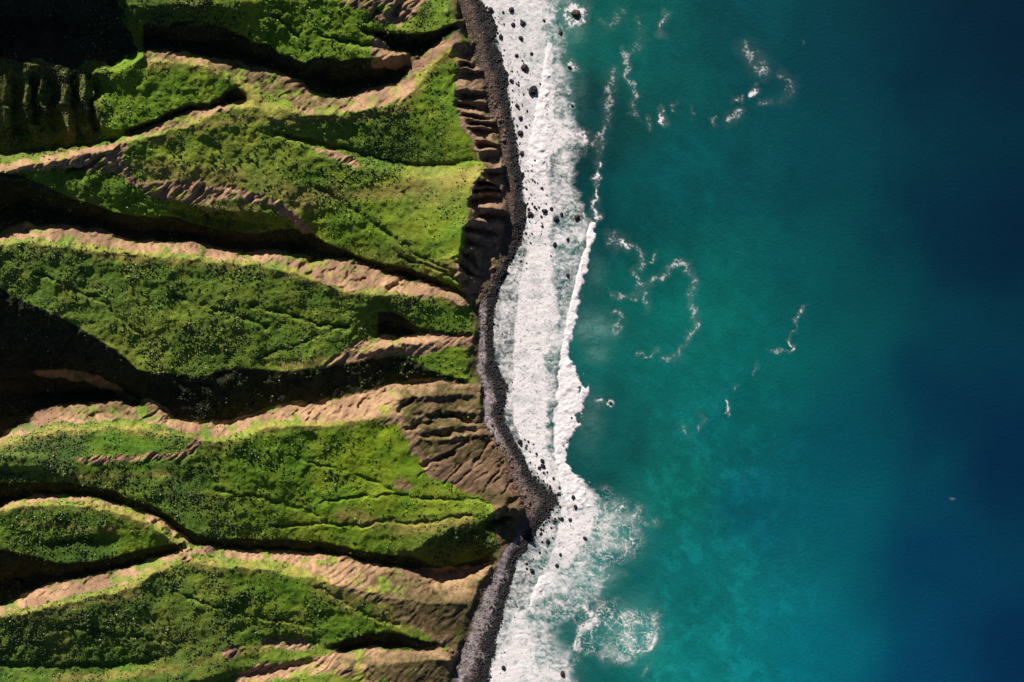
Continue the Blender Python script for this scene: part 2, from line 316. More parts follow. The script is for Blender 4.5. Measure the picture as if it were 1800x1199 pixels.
for a, b, c, d, dp, wd in [(493, 737, 500, 728, 9, 2.4), (516, 730, 524, 722, 8, 2.4), (530, 728, 540, 722, 7, 2.2), (546, 731, 556, 719, 9, 2.2), (560, 740, 568, 718, 8, 2.4), (579, 729, 587, 713, 10, 2.8), (593, 730, 606, 711, 10, 3), (617, 713, 628, 702, 8, 2.2), (630, 716, 646, 699, 11, 3.2), (662, 696, 677, 685, 9, 2.2),
  (528, 472, 552, 458, 11, 4), (545, 482, 551, 477, 8, 2.6), (600, 498, 613, 486, 10, 3.6), (620, 494, 640, 487, 8, 2.6), (682, 509, 703, 503, 10, 3.4), (706, 508, 722, 502, 9, 3), (730, 509, 741, 505, 6, 2), (570, 480, 590, 470, 7, 3), (460, 455, 478, 450, 6, 3), (700, 724, 722, 705, 8, 3), (738, 733, 800, 729, 13, 5),
  (716, 754, 755, 743, 11, 5), (745, 770, 790, 764, 9, 4), (748, 817, 798, 798, 10, 4.5), (800, 735, 846, 742, 6, 3), (800, 790, 840, 758, 5, 2.5), (830, 820, 862, 775, 5, 2.4), (860, 850, 885, 812, 5, 2.4), (780, 852, 830, 800, 4, 2.2), (885, 868, 905, 845, 6, 2.6), (40, 747, 60, 734, 9, 4), (150, 736, 182, 723, 9, 3.6), (100, 744, 130, 734, 5, 3),
  (200, 744, 226, 728, 7, 3), (240, 748, 262, 732, 6, 3), (470, 735, 480, 727, 6, 2.4), (150, 292, 168, 284, 7, 4), (196, 302, 224, 294, 9, 5), (120, 300, 148, 296, 6, 3), (45, 404, 56, 411, 8, 4), (10, 418, 40, 420, 5, 3), (70, 1052, 84, 1040, 5, 2.4), (705, 62, 725, 66, 5, 4), (640, 38, 664, 22, 8, 4), (690, 30, 700, 8, 9, 4), (715, 40, 724, 22, 7, 3),
  (860, 925, 895, 905, 10, 6), (884, 896, 905, 880, 10, 5), (700, 1030, 740, 1032, 3, 3), (740, 1042, 800, 1046, 3, 3), (680, 1010, 740, 1024, 4, 3), (760, 1026, 820, 1010, 4, 3)]: CARVE.append(([(a, b), (c, d)], dp, wd))
gx, gy = np.meshgrid(np.arange(X0, X1 + 1, 2.0), np.arange(Y0, Y1 + 1, 2.0))
cvx = gx + 3 * fbm(gx, gy, 14, 3, 740); cvy = gy + 3 * fbm(gx, gy, 14, 3, 744); cut = np.zeros(gx.shape)
for ln, dp, wd in CARVE: cut = np.maximum(cut, dp * np.exp(-(seg_dist(cvx, cvy, ln, 25) / wd) ** 2))
HG = HG - cut * (.75 + .5 * fbm(gx, gy, 20, 2, 748))
# ---- masks on the 2-unit grid
gx, gy = np.meshgrid(np.arange(X0, X1 + 1, 2.0), np.arange(Y0, Y1 + 1, 2.0))
wgx = gx + 5 * fbm(gx, gy, 22, 3, 51); wgy = gy + 4 * fbm(gx, gy, 22, 3, 55)
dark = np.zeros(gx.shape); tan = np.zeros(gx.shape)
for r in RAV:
    dark = np.maximum(dark, in_poly(gx, gy, poly_between(r)))  # ravine from lip to end of cast shade; this shade is painted in
    cl = [p[:2] for p in r['C']]; sl = [p for p in r['S']]
    ca = np.array(cl, float); oc = np.argsort(ca[:, 0]); sx_ = np.array([p[0] for p in sl], float); sy_ = np.array([p[1] for p in sl], float)
    cy2 = np.interp(sx_, ca[oc, 0], ca[oc, 1]); tw = np.where(sx_ > 520, .9, r.get('tw', .66))
    yy = sy_ + (cy2 - sy_) * tw
    tan = np.maximum(tan, in_poly(wgx, wgy - 1, [(x, y - 4) for x, y in sl] + [(x, max(y, y0_ + 3)) for x, y, y0_ in zip(sx_[::-1], yy[::-1], sy_[::-1])]))
dark = np.maximum(dark, in_poly(2.2 * wgx - 1.2 * gx, 3.4 * wgy - 2.4 * gy, [(-420, -320), (200, -320), (205, 0), (238, 82), (205, 115), (165, 118), (0, 105), (-420, 105)]))  # corner under the mountain's shadow, darkened in the ground colour too
dark = np.maximum(dark, in_poly(1.6 * wgx - .6 * gx, 1.8 * wgy - .8 * gy, [(0, 515), (240, 650), (250, 700), (240, 712), (100, 716), (0, 770), (-420, 770), (-420, 515)]))  # south-west basin, its shade likewise put into the colour
SOIL_POLYS = [
 [(110, 806), (160, 802), (250, 799), (300, 796), (328, 785), (345, 768), (356, 776), (340, 797), (305, 810), (250, 812), (160, 815)],
 [(-420, 330), (-420, 296), (0, 292), (60, 278), (150, 258), (225, 246), (215, 285), (240, 310), (200, 308), (150, 296), (60, 300)],
 [(215, 300), (250, 322), (330, 318), (400, 325), (450, 340), (485, 352), (520, 372), (555, 408), (540, 412), (505, 385), (470, 362), (400, 348), (330, 356), (260, 342), (225, 325)],
 [(690, 690), (740, 672), (845, 672), (848, 745), (880, 785), (905, 840), (925, 893), (890, 896), (850, 880), (800, 852), (755, 836), (728, 798), (712, 768), (703, 744), (640, 738), (650, 700)],
 [(560, 1012), (700, 1002), (862, 995), (840, 1020), (830, 1056), (806, 1120), (803, 1148), (760, 1122), (740, 1104), (700, 1090), (690, 1065), (640, 1048), (590, 1030)],
 [(450, 1170), (590, 1150), (660, 1145), (805, 1150), (785, 1220), (640, 1200), (560, 1184), (500, 1190), (420, 1215), (380, 1215)],
 [(60, 652), (130, 650), (185, 668), (240, 700), (230, 704), (150, 670), (60, 660)],
 [(640, 596), (700, 590), (790, 588), (834, 590), (828, 606), (740, 622), (690, 628), (600, 640), (540, 655), (560, 640)],
 [(590, 6), (650, -20), (790, -20), (735, 12), (700, 45), (660, 36), (640, 14)],
 [(800, 70), (830, 90), (845, 135), (860, 200), (882, 265), (886, 320), (890, 400), (870, 480), (842, 536), (810, 510), (800, 470), (818, 420), (826, 345), (838, 318), (858, 295), (836, 268), (812, 215), (800, 180), (806, 120)],
 [(455, 1122), (500, 1120), (545, 1128), (560, 1145), (500, 1142), (470, 1138)],
 [(868, 890), (925, 880), (925, 935), (880, 970), (870, 930)],
 [(545, 262), (580, 262), (625, 280), (650, 298), (600, 290)], [(690, 842), (715, 838), (732, 856), (718, 864), (700, 856)], [(390, 1140), (420, 1135), (430, 1150), (400, 1160)],
]
for p in SOIL_POLYS: tan = np.maximum(tan, in_poly(wgx, wgy, p))
DRY_LINES = [([(0, 433), (60, 436), (130, 445), (200, 452), (270, 459), (330, 459), (400, 466), (460, 472), (520, 484), (600, 514)], 9),
             ([(230, 250), (300, 240), (360, 226), (420, 205), (520, 215), (640, 205), (720, 190)], 9), ([(520, 330), (620, 345), (740, 330), (850, 300)], 16), ([(240, 300), (330, 310), (430, 322), (540, 350)], 28),
             ([(240, 112), (300, 102), (380, 112)], 8), ([(735, 130), (780, 100), (805, 90)], 14), ([(540, 470), (620, 500), (700, 500)], 12), ([(560, 1020), (640, 1070), (760, 1100), (800, 1060)], 26),
             ([(100, 1195), (300, 1180), (400, 1150), (500, 1130)], 10), ([(160, 806), (260, 806), (335, 792), (350, 775)], 6), ([(20, 888), (60, 884), (150, 888), (230, 905), (280, 925)], 8), ([(40, 918), (120, 930), (200, 932)], 5),
             ([(120, 840), (300, 835)], 5), ([(430, 760), (560, 742), (690, 728)], 9), ([(500, 645), (600, 630), (700, 610), (830, 600)], 10), ([(600, 900), (700, 930), (830, 912)], 16), ([(700, 480), (790, 470)], 20), ([(60, 1080), (160, 1062), (240, 1045)], 9),
             ([(330, 985), (430, 990), (520, 1000), (620, 1020)], 12), ([(710, 745), (735, 800), (780, 840)], 7), ([(300, 345), (380, 362), (450, 370)], 8)]
dry = np.zeros(gx.shape)
for r in RAV:
    dry = np.maximum(dry, .8 * (1 - smooth(3, 15, seg_dist(wgx, wgy, [p[:2] for p in r['C']], 30))))
for ln, wd in DRY_LINES:
    dry = np.maximum(dry, 1 - smooth(0.3, 1.2, seg_dist(wgx, wgy, ln, wd * 2) / wd))
land = (gx < np.interp(gy, ys, bx))
# ---- tone of the grass cover, control points (x, y, r, g, b)
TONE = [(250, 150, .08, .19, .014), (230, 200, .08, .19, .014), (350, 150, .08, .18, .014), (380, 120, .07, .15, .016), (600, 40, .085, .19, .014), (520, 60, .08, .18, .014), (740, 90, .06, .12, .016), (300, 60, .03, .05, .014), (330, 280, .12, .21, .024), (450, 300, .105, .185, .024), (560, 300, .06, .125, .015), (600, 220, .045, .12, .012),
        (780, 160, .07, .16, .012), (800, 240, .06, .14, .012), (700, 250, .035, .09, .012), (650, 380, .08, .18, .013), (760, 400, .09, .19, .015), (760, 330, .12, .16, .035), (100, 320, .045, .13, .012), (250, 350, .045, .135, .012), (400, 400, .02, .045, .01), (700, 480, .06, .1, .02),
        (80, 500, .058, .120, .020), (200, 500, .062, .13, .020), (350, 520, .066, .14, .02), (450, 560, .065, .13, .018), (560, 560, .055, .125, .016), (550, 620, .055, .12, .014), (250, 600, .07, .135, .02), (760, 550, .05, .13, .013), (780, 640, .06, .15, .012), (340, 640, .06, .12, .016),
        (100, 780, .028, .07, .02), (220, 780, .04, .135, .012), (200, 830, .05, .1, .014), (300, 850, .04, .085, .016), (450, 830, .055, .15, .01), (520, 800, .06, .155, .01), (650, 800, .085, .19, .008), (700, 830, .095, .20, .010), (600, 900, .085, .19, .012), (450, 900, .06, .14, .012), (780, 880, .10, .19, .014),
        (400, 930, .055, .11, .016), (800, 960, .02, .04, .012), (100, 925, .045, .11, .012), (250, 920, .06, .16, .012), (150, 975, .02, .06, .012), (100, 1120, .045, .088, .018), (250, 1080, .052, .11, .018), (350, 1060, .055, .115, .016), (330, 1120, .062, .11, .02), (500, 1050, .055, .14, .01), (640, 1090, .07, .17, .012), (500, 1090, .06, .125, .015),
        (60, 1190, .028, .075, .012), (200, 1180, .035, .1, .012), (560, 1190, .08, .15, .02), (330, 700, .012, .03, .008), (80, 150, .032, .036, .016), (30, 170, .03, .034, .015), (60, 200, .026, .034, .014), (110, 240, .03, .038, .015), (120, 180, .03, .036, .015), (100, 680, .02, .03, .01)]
def idw(ctrl, x, y, pw=2.2, soft=30.0):
    num = 0; den = 0
    for c in ctrl:
        wt = 1.0 / (((x - c[0]) ** 2 + (y - c[1]) ** 2) + soft * soft) ** (pw)
        num = num + wt[..., None] * np.array(c[2:]); den = den + wt
    return num / den[..., None]
cgx, cgy = np.meshgrid(np.arange(X0, X1 + 1, 8.0), np.arange(Y0, Y1 + 1, 8.0))
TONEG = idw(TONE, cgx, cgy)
OLIVE = [[(250, 92), (450, 120), (530, 150), (600, 174), (650, 172), (600, 186), (500, 190), (440, 182), (400, 150), (370, 122), (260, 114)], [(225, 236), (330, 200), (435, 178), (370, 200), (300, 228), (240, 244)],
 [(600, 1025), (700, 1005), (790, 1030), (864, 1000), (835, 1060), (806, 1145), (740, 1100), (690, 1070)], [(600, 1160), (700, 1150), (800, 1160), (780, 1220), (620, 1200)],
 [(700, 680), (845, 672), (850, 750), (780, 760), (880, 800), (800, 815), (745, 800), (715, 745)], [(740, 770), (860, 750), (850, 790), (790, 810), (760, 812)], [(840, 850), (925, 880), (900, 960), (840, 950)], [(90, 712), (240, 702), (300, 725), (240, 735), (120, 728)]]
olive = np.zeros(gx.shape)
for p in OLIVE: olive = np.maximum(olive, in_poly(wgx, wgy, p))
oliveF = blur(olive, 3)
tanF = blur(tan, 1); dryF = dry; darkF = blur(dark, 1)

def height(x, y):
    """height of the land, map units, at picture position x, y"""
    wrp = 3.0 - 0.9 * smooth(790, 815, x) * smooth(560, 520, y)
    clf = smooth(785, 800, x) * smooth(545, 520, y)
    y = y + clf * 5 * fbm(x * .5, y, 30, 3, 790); x = x + clf * 4 * fbm(x, y, 17, 2, 794)
    h = bil(HG, x + wrp * fbm(x, y, 13, 3, 700), y + wrp * fbm(x, y, 13, 3, 704), X0, Y0, 2.0)
    t = bil(tanF, x, y, X0, Y0, 2.0); dk = bil(darkF, x, y, X0, Y0, 2.0)
    on = smooth(3, 14, np.interp(y, ys, bx) - x)
    # rotated coordinates: gullies run like '/'
    u = x * 0.62 + y * 0.78; v = -x * 0.78 + y * 0.62
    u = u + 4 * fbm(x, y, 40, 2, 3)
    gul = (ridged(u, v * 0.22, 13, 3, 60) - 0.7) * (1 - .86 * smooth(640, 720, x) * smooth(640, 690, y))
    h = h + on * (3.0 * fbm(x, y, 90, 3, 1) + 1.7 * fbm(x, y, 26, 3, 5) * (0.6 - .2 * t) + 0.30 * fbm(x, y, 7, 3, 9)) + on * t * gul * 5.0 * (.35 + 1.1 * smooth(-.3, .6, fbm(x, y, 32, 2, 708))) + on * t * 1.4 * fbm(u, v * .28, 5.0, 3, 712) * (1 - .55 * smooth(640, 720, x) * smooth(640, 690, y))
    h = h + on * (1 - t) * (1 - dk) * (ridged(x * 0.35 + y * .1, y, 34, 2, 70) - 0.7) * 1.6
    h = h + on * dk * (fbm(x, y, 16, 3, 21)) * 1.6
    h = h + (1 - on) * 0.35 * fbm(x, y, 5, 2, 15)
    return h

# ---------------------------------------------------------------- materials
def new_mat(name, rough=0.9, spec=0.2):
    m = bpy.data.materials.new(name); m.use_nodes = True
    b = m.node_tree.nodes['Principled BSDF']; b.inputs['Roughness'].default_value = rough
    b.inputs['Specular IOR Level'].default_value = spec
    return m, m.node_tree, b
def attr_mat(name, attr, rough, spec, mott, nscale, bump, dist=0.3, nscale2=None):
    """colour attribute, mottled by procedural noise, with procedural bump"""
    m, t, b = new_mat(name, rough, spec); N = t.nodes.new; L = t.links.new
    a = N('ShaderNodeAttribute'); a.attribute_name = attr
    geo = N('ShaderNodeNewGeometry')
    no = N('ShaderNodeTexNoise'); no.inputs['Scale'].default_value = nscale; no.inputs['Detail'].default_value = 4; no.inputs['Roughness'].default_value = 0.65
    L(geo.outputs['Position'], no.inputs['Vector'])
    mr = N('ShaderNodeMapRange'); mr.inputs[1].default_value = 0.3; mr.inputs[2].default_value = 0.7; mr.inputs[3].default_value = 1 - mott; mr.inputs[4].default_value = 1 + mott
    L(no.outputs['Fac'], mr.inputs[0])
    mx = N('ShaderNodeVectorMath'); mx.operation = 'SCALE'; L(a.outputs['Color'], mx.inputs[0]); L(mr.outputs[0], mx.inputs['Scale'])
    L(mx.outputs[0], b.inputs['Base Color'])
    n2 = N('ShaderNodeTexNoise'); n2.inputs['Scale'].default_value = nscale2 or nscale * 1.7; n2.inputs['Detail'].default_value = 5
    L(geo.outputs['Position'], n2.inputs['Vector'])
    bp = N('ShaderNodeBump'); bp.inputs['Strength'].default_value = bump; bp.inputs['Distance'].default_value = dist
    L(n2.outputs['Fac'], bp.inputs['Height']); L(bp.outputs[0], b.inputs['Normal'])
    return m
M_land = attr_mat('hill_ground', 'col', 0.95, 0.1, 0.22, 1.3, 0.8, 0.5)
M_beach = attr_mat('beach_stone', 'col', 0.85, 0.25, 0.55, 1.6, 1.0, 0.5)
M_sea = attr_mat('sea_water', 'col', 0.25, 0.5, 0.06, 0.5, 0.5, 0.3, 0.7)
M_foam = attr_mat('sea_foam', 'col', 0.8, 0.2, 0.05, 1.0, 0.3, 0.25, 1.4)
M_shrub = attr_mat('shrub_leaves', 'col', 0.9, 0.1, 0.35, 2.5, 0.8, 0.2)
M_stone = attr_mat('basalt_stone', 'col', 0.75, 0.3, 0.4, 2.0, 0.8, 0.15)

def tag(o, label=None, cat=None, group=None, kind=None):
    if label: o['label'] = label
    if cat: o['category'] = cat
    if group: o['group'] = group
    if kind: o['kind'] = kind
    return o
def mesh_np(name, verts, faces, col=None, mat=None, smooth_=True):
    """verts (n,3) in map units with z up and y down the picture -> metres"""
    me = bpy.data.meshes.new(name); n = len(verts); k = faces.shape[1]
    me.vertices.add(n); me.loops.add(faces.size); me.polygons.add(len(faces))
    me.vertices.foreach_set('co', (np.asarray(verts, np.float32)).ravel())
    me.polygons.foreach_set('loop_start', np.arange(0, faces.size, k, dtype=np.int32))
    me.polygons.foreach_set('loop_total', np.full(len(faces), k, np.int32))
    me.loops.foreach_set('vertex_index', faces.astype(np.int32).ravel())
    me.polygons.foreach_set('use_smooth', np.full(len(faces), smooth_, bool))
    me.update(calc_edges=True)
    if col is not None:
        ca = me.color_attributes.new('col', 'FLOAT_COLOR', 'POINT')
        c4 = np.ones((n, 4), np.float32); c4[:, :3] = np.clip(col, 0, 1); ca.data.foreach_set('color', c4.ravel())
    if mat: me.materials.append(mat)
    return me
def link(name, me, parent=None):
    o = bpy.data.objects.new(name, me); C.objects.link(o)
    if parent: o.parent = parent
    return o
def world(px, py, h):
    ux, uy = unproj(px, py, h)
    return np.stack([ux * S, -uy * S, h * S + 0 * ux], -1)
def grid_faces(ny, nx, mask=None):
    j, i = np.meshgrid(np.arange(ny - 1), np.arange(nx - 1), indexing='ij')
    a = j * nx + i; F = np.stack([a, a + nx, a + nx + 1, a + 1], -1)
    if mask is not None: F = F[mask]
    return F.reshape(-1, 4)
def sub_mesh(V, F, Cc):
    u, inv = np.unique(F, return_inverse=True); return V[u], inv.reshape(F.shape), Cc[u]

# ---------------------------------------------------------------- land
def stretch(lo, hi, step, out_lo, out_hi, grow=1.12):
    core = list(np.arange(lo, hi + step, step)); s = step; a = []
    x = core[0]
    while x > out_lo: s *= (1.03 if s < 10 else 1.25); x -= s; a.append(x)
    a = a[::-1]; s = step; x = core[-1]; b = []
    while x < out_hi: s *= (1.03 if s < 10 else 1.25); x += s; b.append(x)
    return np.array(a + core + b)
def fold(v, lo, hi):
    """continue the land past the traced area by folding it back on itself"""
    p = hi - lo; q = np.mod(v - lo, 2 * p); return lo + np.where(q > p, 2 * p - q, q)
def around(x, y):
    """picture position -> position to sample, and extra height, for ground beyond the traced area"""
    inx = x < -80
    mx = np.where(inx, fold(x + 25 * fbm(x, y, 120, 2, 802) * smooth(-80, -160, x), -80, 560), x)
    my = fold(y, -100, 1260)
    extra = 0.2 * (np.clip(mx - np.maximum(x, -900), 0, 2000)) * inx
    return mx, my, extra
gxs = stretch(-30, 1012, 1.3, -9000, 1012); gys = stretch(-30, 1230, 1.3, -9000, 10000)
PX, PY = np.meshgrid(gxs, gys)
cx_, cy_, ext_ = around(PX, PY)
coast_dx = np.interp(cy_, ys, bx) - np.interp(PY, ys, bx)
cx_ = np.clip(cx_ + np.where(PX > 500, coast_dx, coast_dx * smooth(0, 500, PX)), -410, 1012)
Hh = height(cx_, cy_) + ext_
far = smooth(600, 3000, np.hypot(np.clip(-PX, 0, 1e9), np.clip(np.abs(PY - 600) - 600, 0, 1e9))) * smooth(0, 250, 700 - PX)
Hh = Hh + far * (-60 + 60 * fbm(PX, PY, 900, 4, 30))
baseX = np.interp(PY, ys, bx); watX = np.interp(PY, ys, wxx)
cutm = smooth(.8, 3.5, bil(cut, cx_, cy_, X0, Y0, 2.0))
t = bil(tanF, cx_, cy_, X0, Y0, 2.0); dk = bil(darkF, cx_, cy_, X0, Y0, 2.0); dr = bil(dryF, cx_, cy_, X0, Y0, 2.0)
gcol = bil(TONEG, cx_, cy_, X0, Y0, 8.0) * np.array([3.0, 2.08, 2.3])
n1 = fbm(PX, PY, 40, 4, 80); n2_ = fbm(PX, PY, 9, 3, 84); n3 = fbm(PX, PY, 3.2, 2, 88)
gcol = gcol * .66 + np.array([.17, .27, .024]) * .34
g = gcol * (1 + 0.20 * n1 + 0.10 * n2_ + 0.16 * n3)[..., None]
g = g * np.stack([1 + .2 * n1, 1 + 0 * n1, 1 - 0 * n1], -1); g = g / (1 + 1.1 * np.clip(g[..., 1:2] - .16, 0, 1))
g = g * (1 - .35 * cutm)[..., None]
drycol = np.array([.30, .25, .065]) * (1 + .2 * n2_ + .2 * n3)[..., None]
g = g + (drycol - g) * (np.clip(dr * (0.75 + 0.6 * n1), 0, .85))[..., None]
soil = np.array([.375, .235, .130]) * (1 + .12 * n1 + .14 * n2_ + .12 * n3)[..., None]
soil = soil + (np.array([.17, .10, .066]) - soil) * smooth(0.1, 0.7, fbm(PX, PY, 60, 3, 91))[..., None] * .6
tm = smooth(0.35, 0.65, t + 0.28 * n2_ + 0.15 * n3)
tm = tm * (1 - 0.8 * smooth(0.20, 0.7, fbm(PX * .8, PY * 1.2, 18, 3, 95) + .15 * n3) * smooth(740, 660, PX))
ol = bil(oliveF, cx_, cy_, X0, Y0, 2.0)
olc = np.array([.125, .10, .04]) * (1 + .3 * n1 + .3 * n2_ + .25 * n3)[..., None]
soil = soil + (olc - soil) * (np.clip(ol * (.95 + .7 * fbm(PX * .7, PY * 1.2, 16, 3, 98)), 0, .95))[..., None]
edge = smooth(.10, .5, t) * (1 - smooth(.5, .8, t)) * smooth(740, 790, PX)
g = g * (1 - .4 * edge)[..., None]
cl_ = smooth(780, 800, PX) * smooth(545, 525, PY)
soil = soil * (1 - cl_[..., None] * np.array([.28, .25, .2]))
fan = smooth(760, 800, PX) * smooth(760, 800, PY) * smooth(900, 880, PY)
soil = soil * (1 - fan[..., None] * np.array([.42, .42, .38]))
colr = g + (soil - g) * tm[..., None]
shadec = np.array([.026, .022, .019]) * (1 + .5 * n2_)[..., None]  # near-black tint painting the cast shade of ravines into the ground
shade_k = smooth(0.4, 0.8, dk + 0.15 * n2_) * (1 - smooth(.2, .5, t) * .8)
colr = colr + (shadec - colr) * (shade_k * .92)[..., None]
# low cliff foot is darker rock and rubble
foot = smooth(26, 4, baseX - PX) * (1 - smooth(.2, .6, t) * .6)
colr = colr + (np.array([.085, .052, .038]) - colr) * (foot * .8)[..., None]
# beach: brown shingle, paler grey pebbles in the south, black wet stones by the water
f = np.clip((PX - baseX) / np.maximum(watX - baseX, 4), 0, 1.3)
brown = np.array([.115, .08, .062]); pale = np.array([.40, .345, .335]); wet = np.array([.028, .026, .026])
south = smooth(500, 560, PY) * (1 - 0.75 * smooth(760, 800, PY) * (1 - smooth(925, 960, PY)))
upper = brown + (pale - brown) * (south * smooth(.02, .14, f))[..., None] * .85
wline = 0.42 + .14 * smooth(950, 990, PY) - .08 * smooth(1080, 1190, PY) + .20 * fbm(PX, PY, 26, 4, 97)
bc = upper + (wet - upper) * smooth(wline - .10, wline + .14, f + .12 * n2_)[..., None]
bc = bc * (1 + .35 * n3 + .25 * n2_)[..., None]
bm = smooth(-1.5, 1.5, PX - baseX + 1.5 * n2_)
colr = colr + (bc - colr) * bm[..., None]
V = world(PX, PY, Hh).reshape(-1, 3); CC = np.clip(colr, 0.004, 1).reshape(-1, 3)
# the sheet is seen through one projection but is a true relief; keep the far margin unscaled
ny, nx = PX.shape
fm = 0.25 * (PX[:-1, :-1] - baseX[:-1, :-1] + PX[1:, :-1] - baseX[1:, :-1] + PX[:-1, 1:] - baseX[:-1, 1:] + PX[1:, 1:] - baseX[1:, 1:])
Fh = grid_faces(ny, nx, fm < 0); Fb = grid_faces(ny, nx, fm >= 0)
v_, f_, c_ = sub_mesh(V, Fh, CC)
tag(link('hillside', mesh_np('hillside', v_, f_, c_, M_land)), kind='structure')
v_, f_, c_ = sub_mesh(V, Fb, CC)
tag(link('beach', mesh_np('beach', v_, f_, c_, M_beach)), kind='structure')

# ---------------------------------------------------------------- sea
WT = [(1780, 40, .0010, .0150, .034), (1780, 400, .0008, .0145, .037), (1780, 800, .0008, .020, .056), (1780, 1150, .0008, .023, .072), (1640, 100, .0010, .021, .043), (1640, 400, .0010, .022, .047), (1640, 700, .0010, .027, .062), (1620, 1000, .0010, .036, .092), (1600, 1180, .001, .045, .110),
      (1450, 100, .0015, .042, .062), (1420, 300, .0015, .050, .068), (1450, 500, .0015, .058, .072), (1480, 760, .001, .068, .10), (1450, 900, .001, .095, .125), (1440, 1150, .001, .135, .18), (1300, 60, .002, .060, .070), (1300, 300, .002, .068, .078), (1320, 480, .002, .095, .092), (1330, 600, .002, .13, .118),
      (1400, 560, .002, .10, .10), (1260, 560, .003, .14, .118), (1280, 750, .002, .11, .11), (1200, 680, .003, .135, .12), (1330, 900, .002, .098, .125), (1250, 1000, .003, .14, .14), (1320, 1150, .003, .18, .195), (1230, 1160, .004, .18, .175), (1200, 300, .002, .088, .094), (1180, 100, .003, .090, .088),
      (1100, 100, .004, .105, .090), (1080, 60, .004, .115, .095), (1130, 350, .002, .078, .080), (1080, 400, .001, .055, .058), (1130, 480, .002, .10, .085), (1170, 540, .003, .145, .12), (1060, 620, .004, .125, .108), (1080, 760, .004, .095, .088), (1040, 830, .004, .062, .060), (1100, 840, .004, .098, .085), (1180, 860, .003, .14, .115),
      (1030, 300, .003, .038, .040), (1020, 180, .003, .040, .040), (1030, 220, .003, .042, .042), (1040, 130, .004, .075, .065), (1020, 80, .004, .12, .095), (1060, 200, .004, .07, .065), (990, 450, .012, .08, .078), (965, 700, .012, .075, .07), (1100, 900, .012, .17, .15), (1150, 960, .003, .125, .12), (1130, 1020, .003, .12, .115),
      (1060, 1100, .01, .16, .14), (990, 1130, .006, .075, .072), (960, 1100, .01, .10, .09), (1120, 1110, .01, .24, .2), (1070, 1180, .003, .11, .105), (1000, 1180, .02, .12, .11), (1180, 1100, .003, .16, .15), (890, 560, .05, .08, .08), (1060, 1060, .004, .12, .11)]
SX = stretch(836, 1440, 1.15, 700, 1440, 1.3); SY = stretch(-30, 1230, 1.15, -10000, 10000, 1.14)
SXo = stretch(1440, 1830, 6, 1440, 12000, 1.14)[1:]
SXo = SXo[SXo > 1441]
SX = np.concatenate([SX[SX <= 1440.5], SXo])
QX, QY = np.meshgrid(SX, SY)
clx = np.clip(QX, 830, 1830); cly = np.clip(QY, -60, 1260)
dx_, dy_ = np.meshgrid(np.arange(820, 1841, 10.0), np.arange(-60, 1270, 10.0))
WG = idw(WT, dx_, dy_, 2.0, 45.0); WGs = idw(WT, dx_, dy_, 2.0, 95.0); kx = smooth(1300, 1480, dx_)[..., None]; WG = WG * (1 - kx) + WGs * kx
wx2 = clx + 22 * fbm(QX, QY, 80, 3, 201); wy2 = cly + 22 * fbm(QX, QY, 80, 3, 205)
wc = bil(WG, wx2, wy2, 820, -60, 10.0)
near = smooth(1550, 1250, QX)
wc = wc * (1 + .07 * near * fbm((QX * .8 + QY * .6) * .25, QX * .6 - QY * .8, 7, 4, 780))[..., None]
wc = wc * (1 + near * (.12 * fbm(QX, QY * .8, 45, 5, 209) + .07 * fbm(QX, QY, 13, 4, 213)) + .03 * fbm(QX, QY, 200, 3, 217))[..., None]
patch = near * smooth(560, 800, QY) * smooth(1120, 1160, QX)
wc = wc * (1 + patch * .30 * smooth(-.2, .9, fbm(QX + 5 * fbm(QX, QY, 9, 2, 222), QY + 5 * fbm(QX, QY, 9, 2, 224), 17, 5, 221)))[..., None]
# foam
FF = lambda pts: np.array(pts, float)
Rdense = [(-60, 930), (0, 945), (30, 955), (60, 962), (85, 972), (110, 975), (150, 976), (200, 982), (225, 992), (240, 1005), (252, 1000), (270, 975), (300, 966), (350, 968), (370, 978), (390, 975), (430, 972), (470, 974), (520, 976), (560, 984), (590, 982), (610, 968), (650, 955), (700, 968),
          (750, 962), (800, 968), (820, 990), (850, 1030), (880, 1052), (905, 1048), (930, 1044), (960, 1026), (985, 1008), (1010, 985), (1040, 962), (1065, 940), (1080, 925), (1110, 930), (1150, 945), (1199, 955), (1260, 955)]
Rthin = [(-60, 980), (0, 985), (40, 983), (60, 990), (80, 985), (110, 996), (130, 1008), (160, 998), (200, 1006), (230, 1026), (245, 1030), (262, 1020), (290, 1012), (330, 1012), (360, 1026), (390, 1040), (430, 1035), (470, 1022), (520, 1012), (560, 1008), (600, 1000), (620, 990), (660, 982), (700, 985), (760, 972),
         (820, 995), (860, 1045), (880, 1062), (910, 1100), (950, 1080), (990, 1070), (1040, 1060), (1070, 1030), (1100, 985), (1150, 1010), (1199, 1010), (1260, 1010)]
Ldense = [(-60, 800), (0, 845), (45, 872), (240, 905), (340, 920), (400, 925), (440, 925), (460, 922), (480, 917), (510, 911), (550, 909), (580, 904), (620, 901), (650, 901), (700, 900), (740, 902), (770, 912), (800, 925), (840, 948), (870, 985), (890, 988), (930, 980), (960, 972), (1000, 960), (1020, 950), (1050, 936),
          (1068, 930), (1080, 905), (1100, 893), (1120, 888), (1150, 872), (1199, 863), (1260, 850)]
rw = QX + 5 * fbm(QX, QY, 14, 3, 231) + 3 * fbm(QX * .4, QY * 2, 8, 2, 235)
Ld = pl(Ldense, QY) + 1.5 * fbm(QY, QY * 0 + 3, 12, 2, 239)
dense = smooth(-2, 3, QX - Ld) * smooth(3, -7, rw - pl(Rdense, QY))
thin = smooth(-2, 2, QX - np.interp(QY, ys, wxx) - 2 * fbm(QX, QY, 6, 2, 243)) * smooth(3, -14, rw - pl(Rthin, QY))
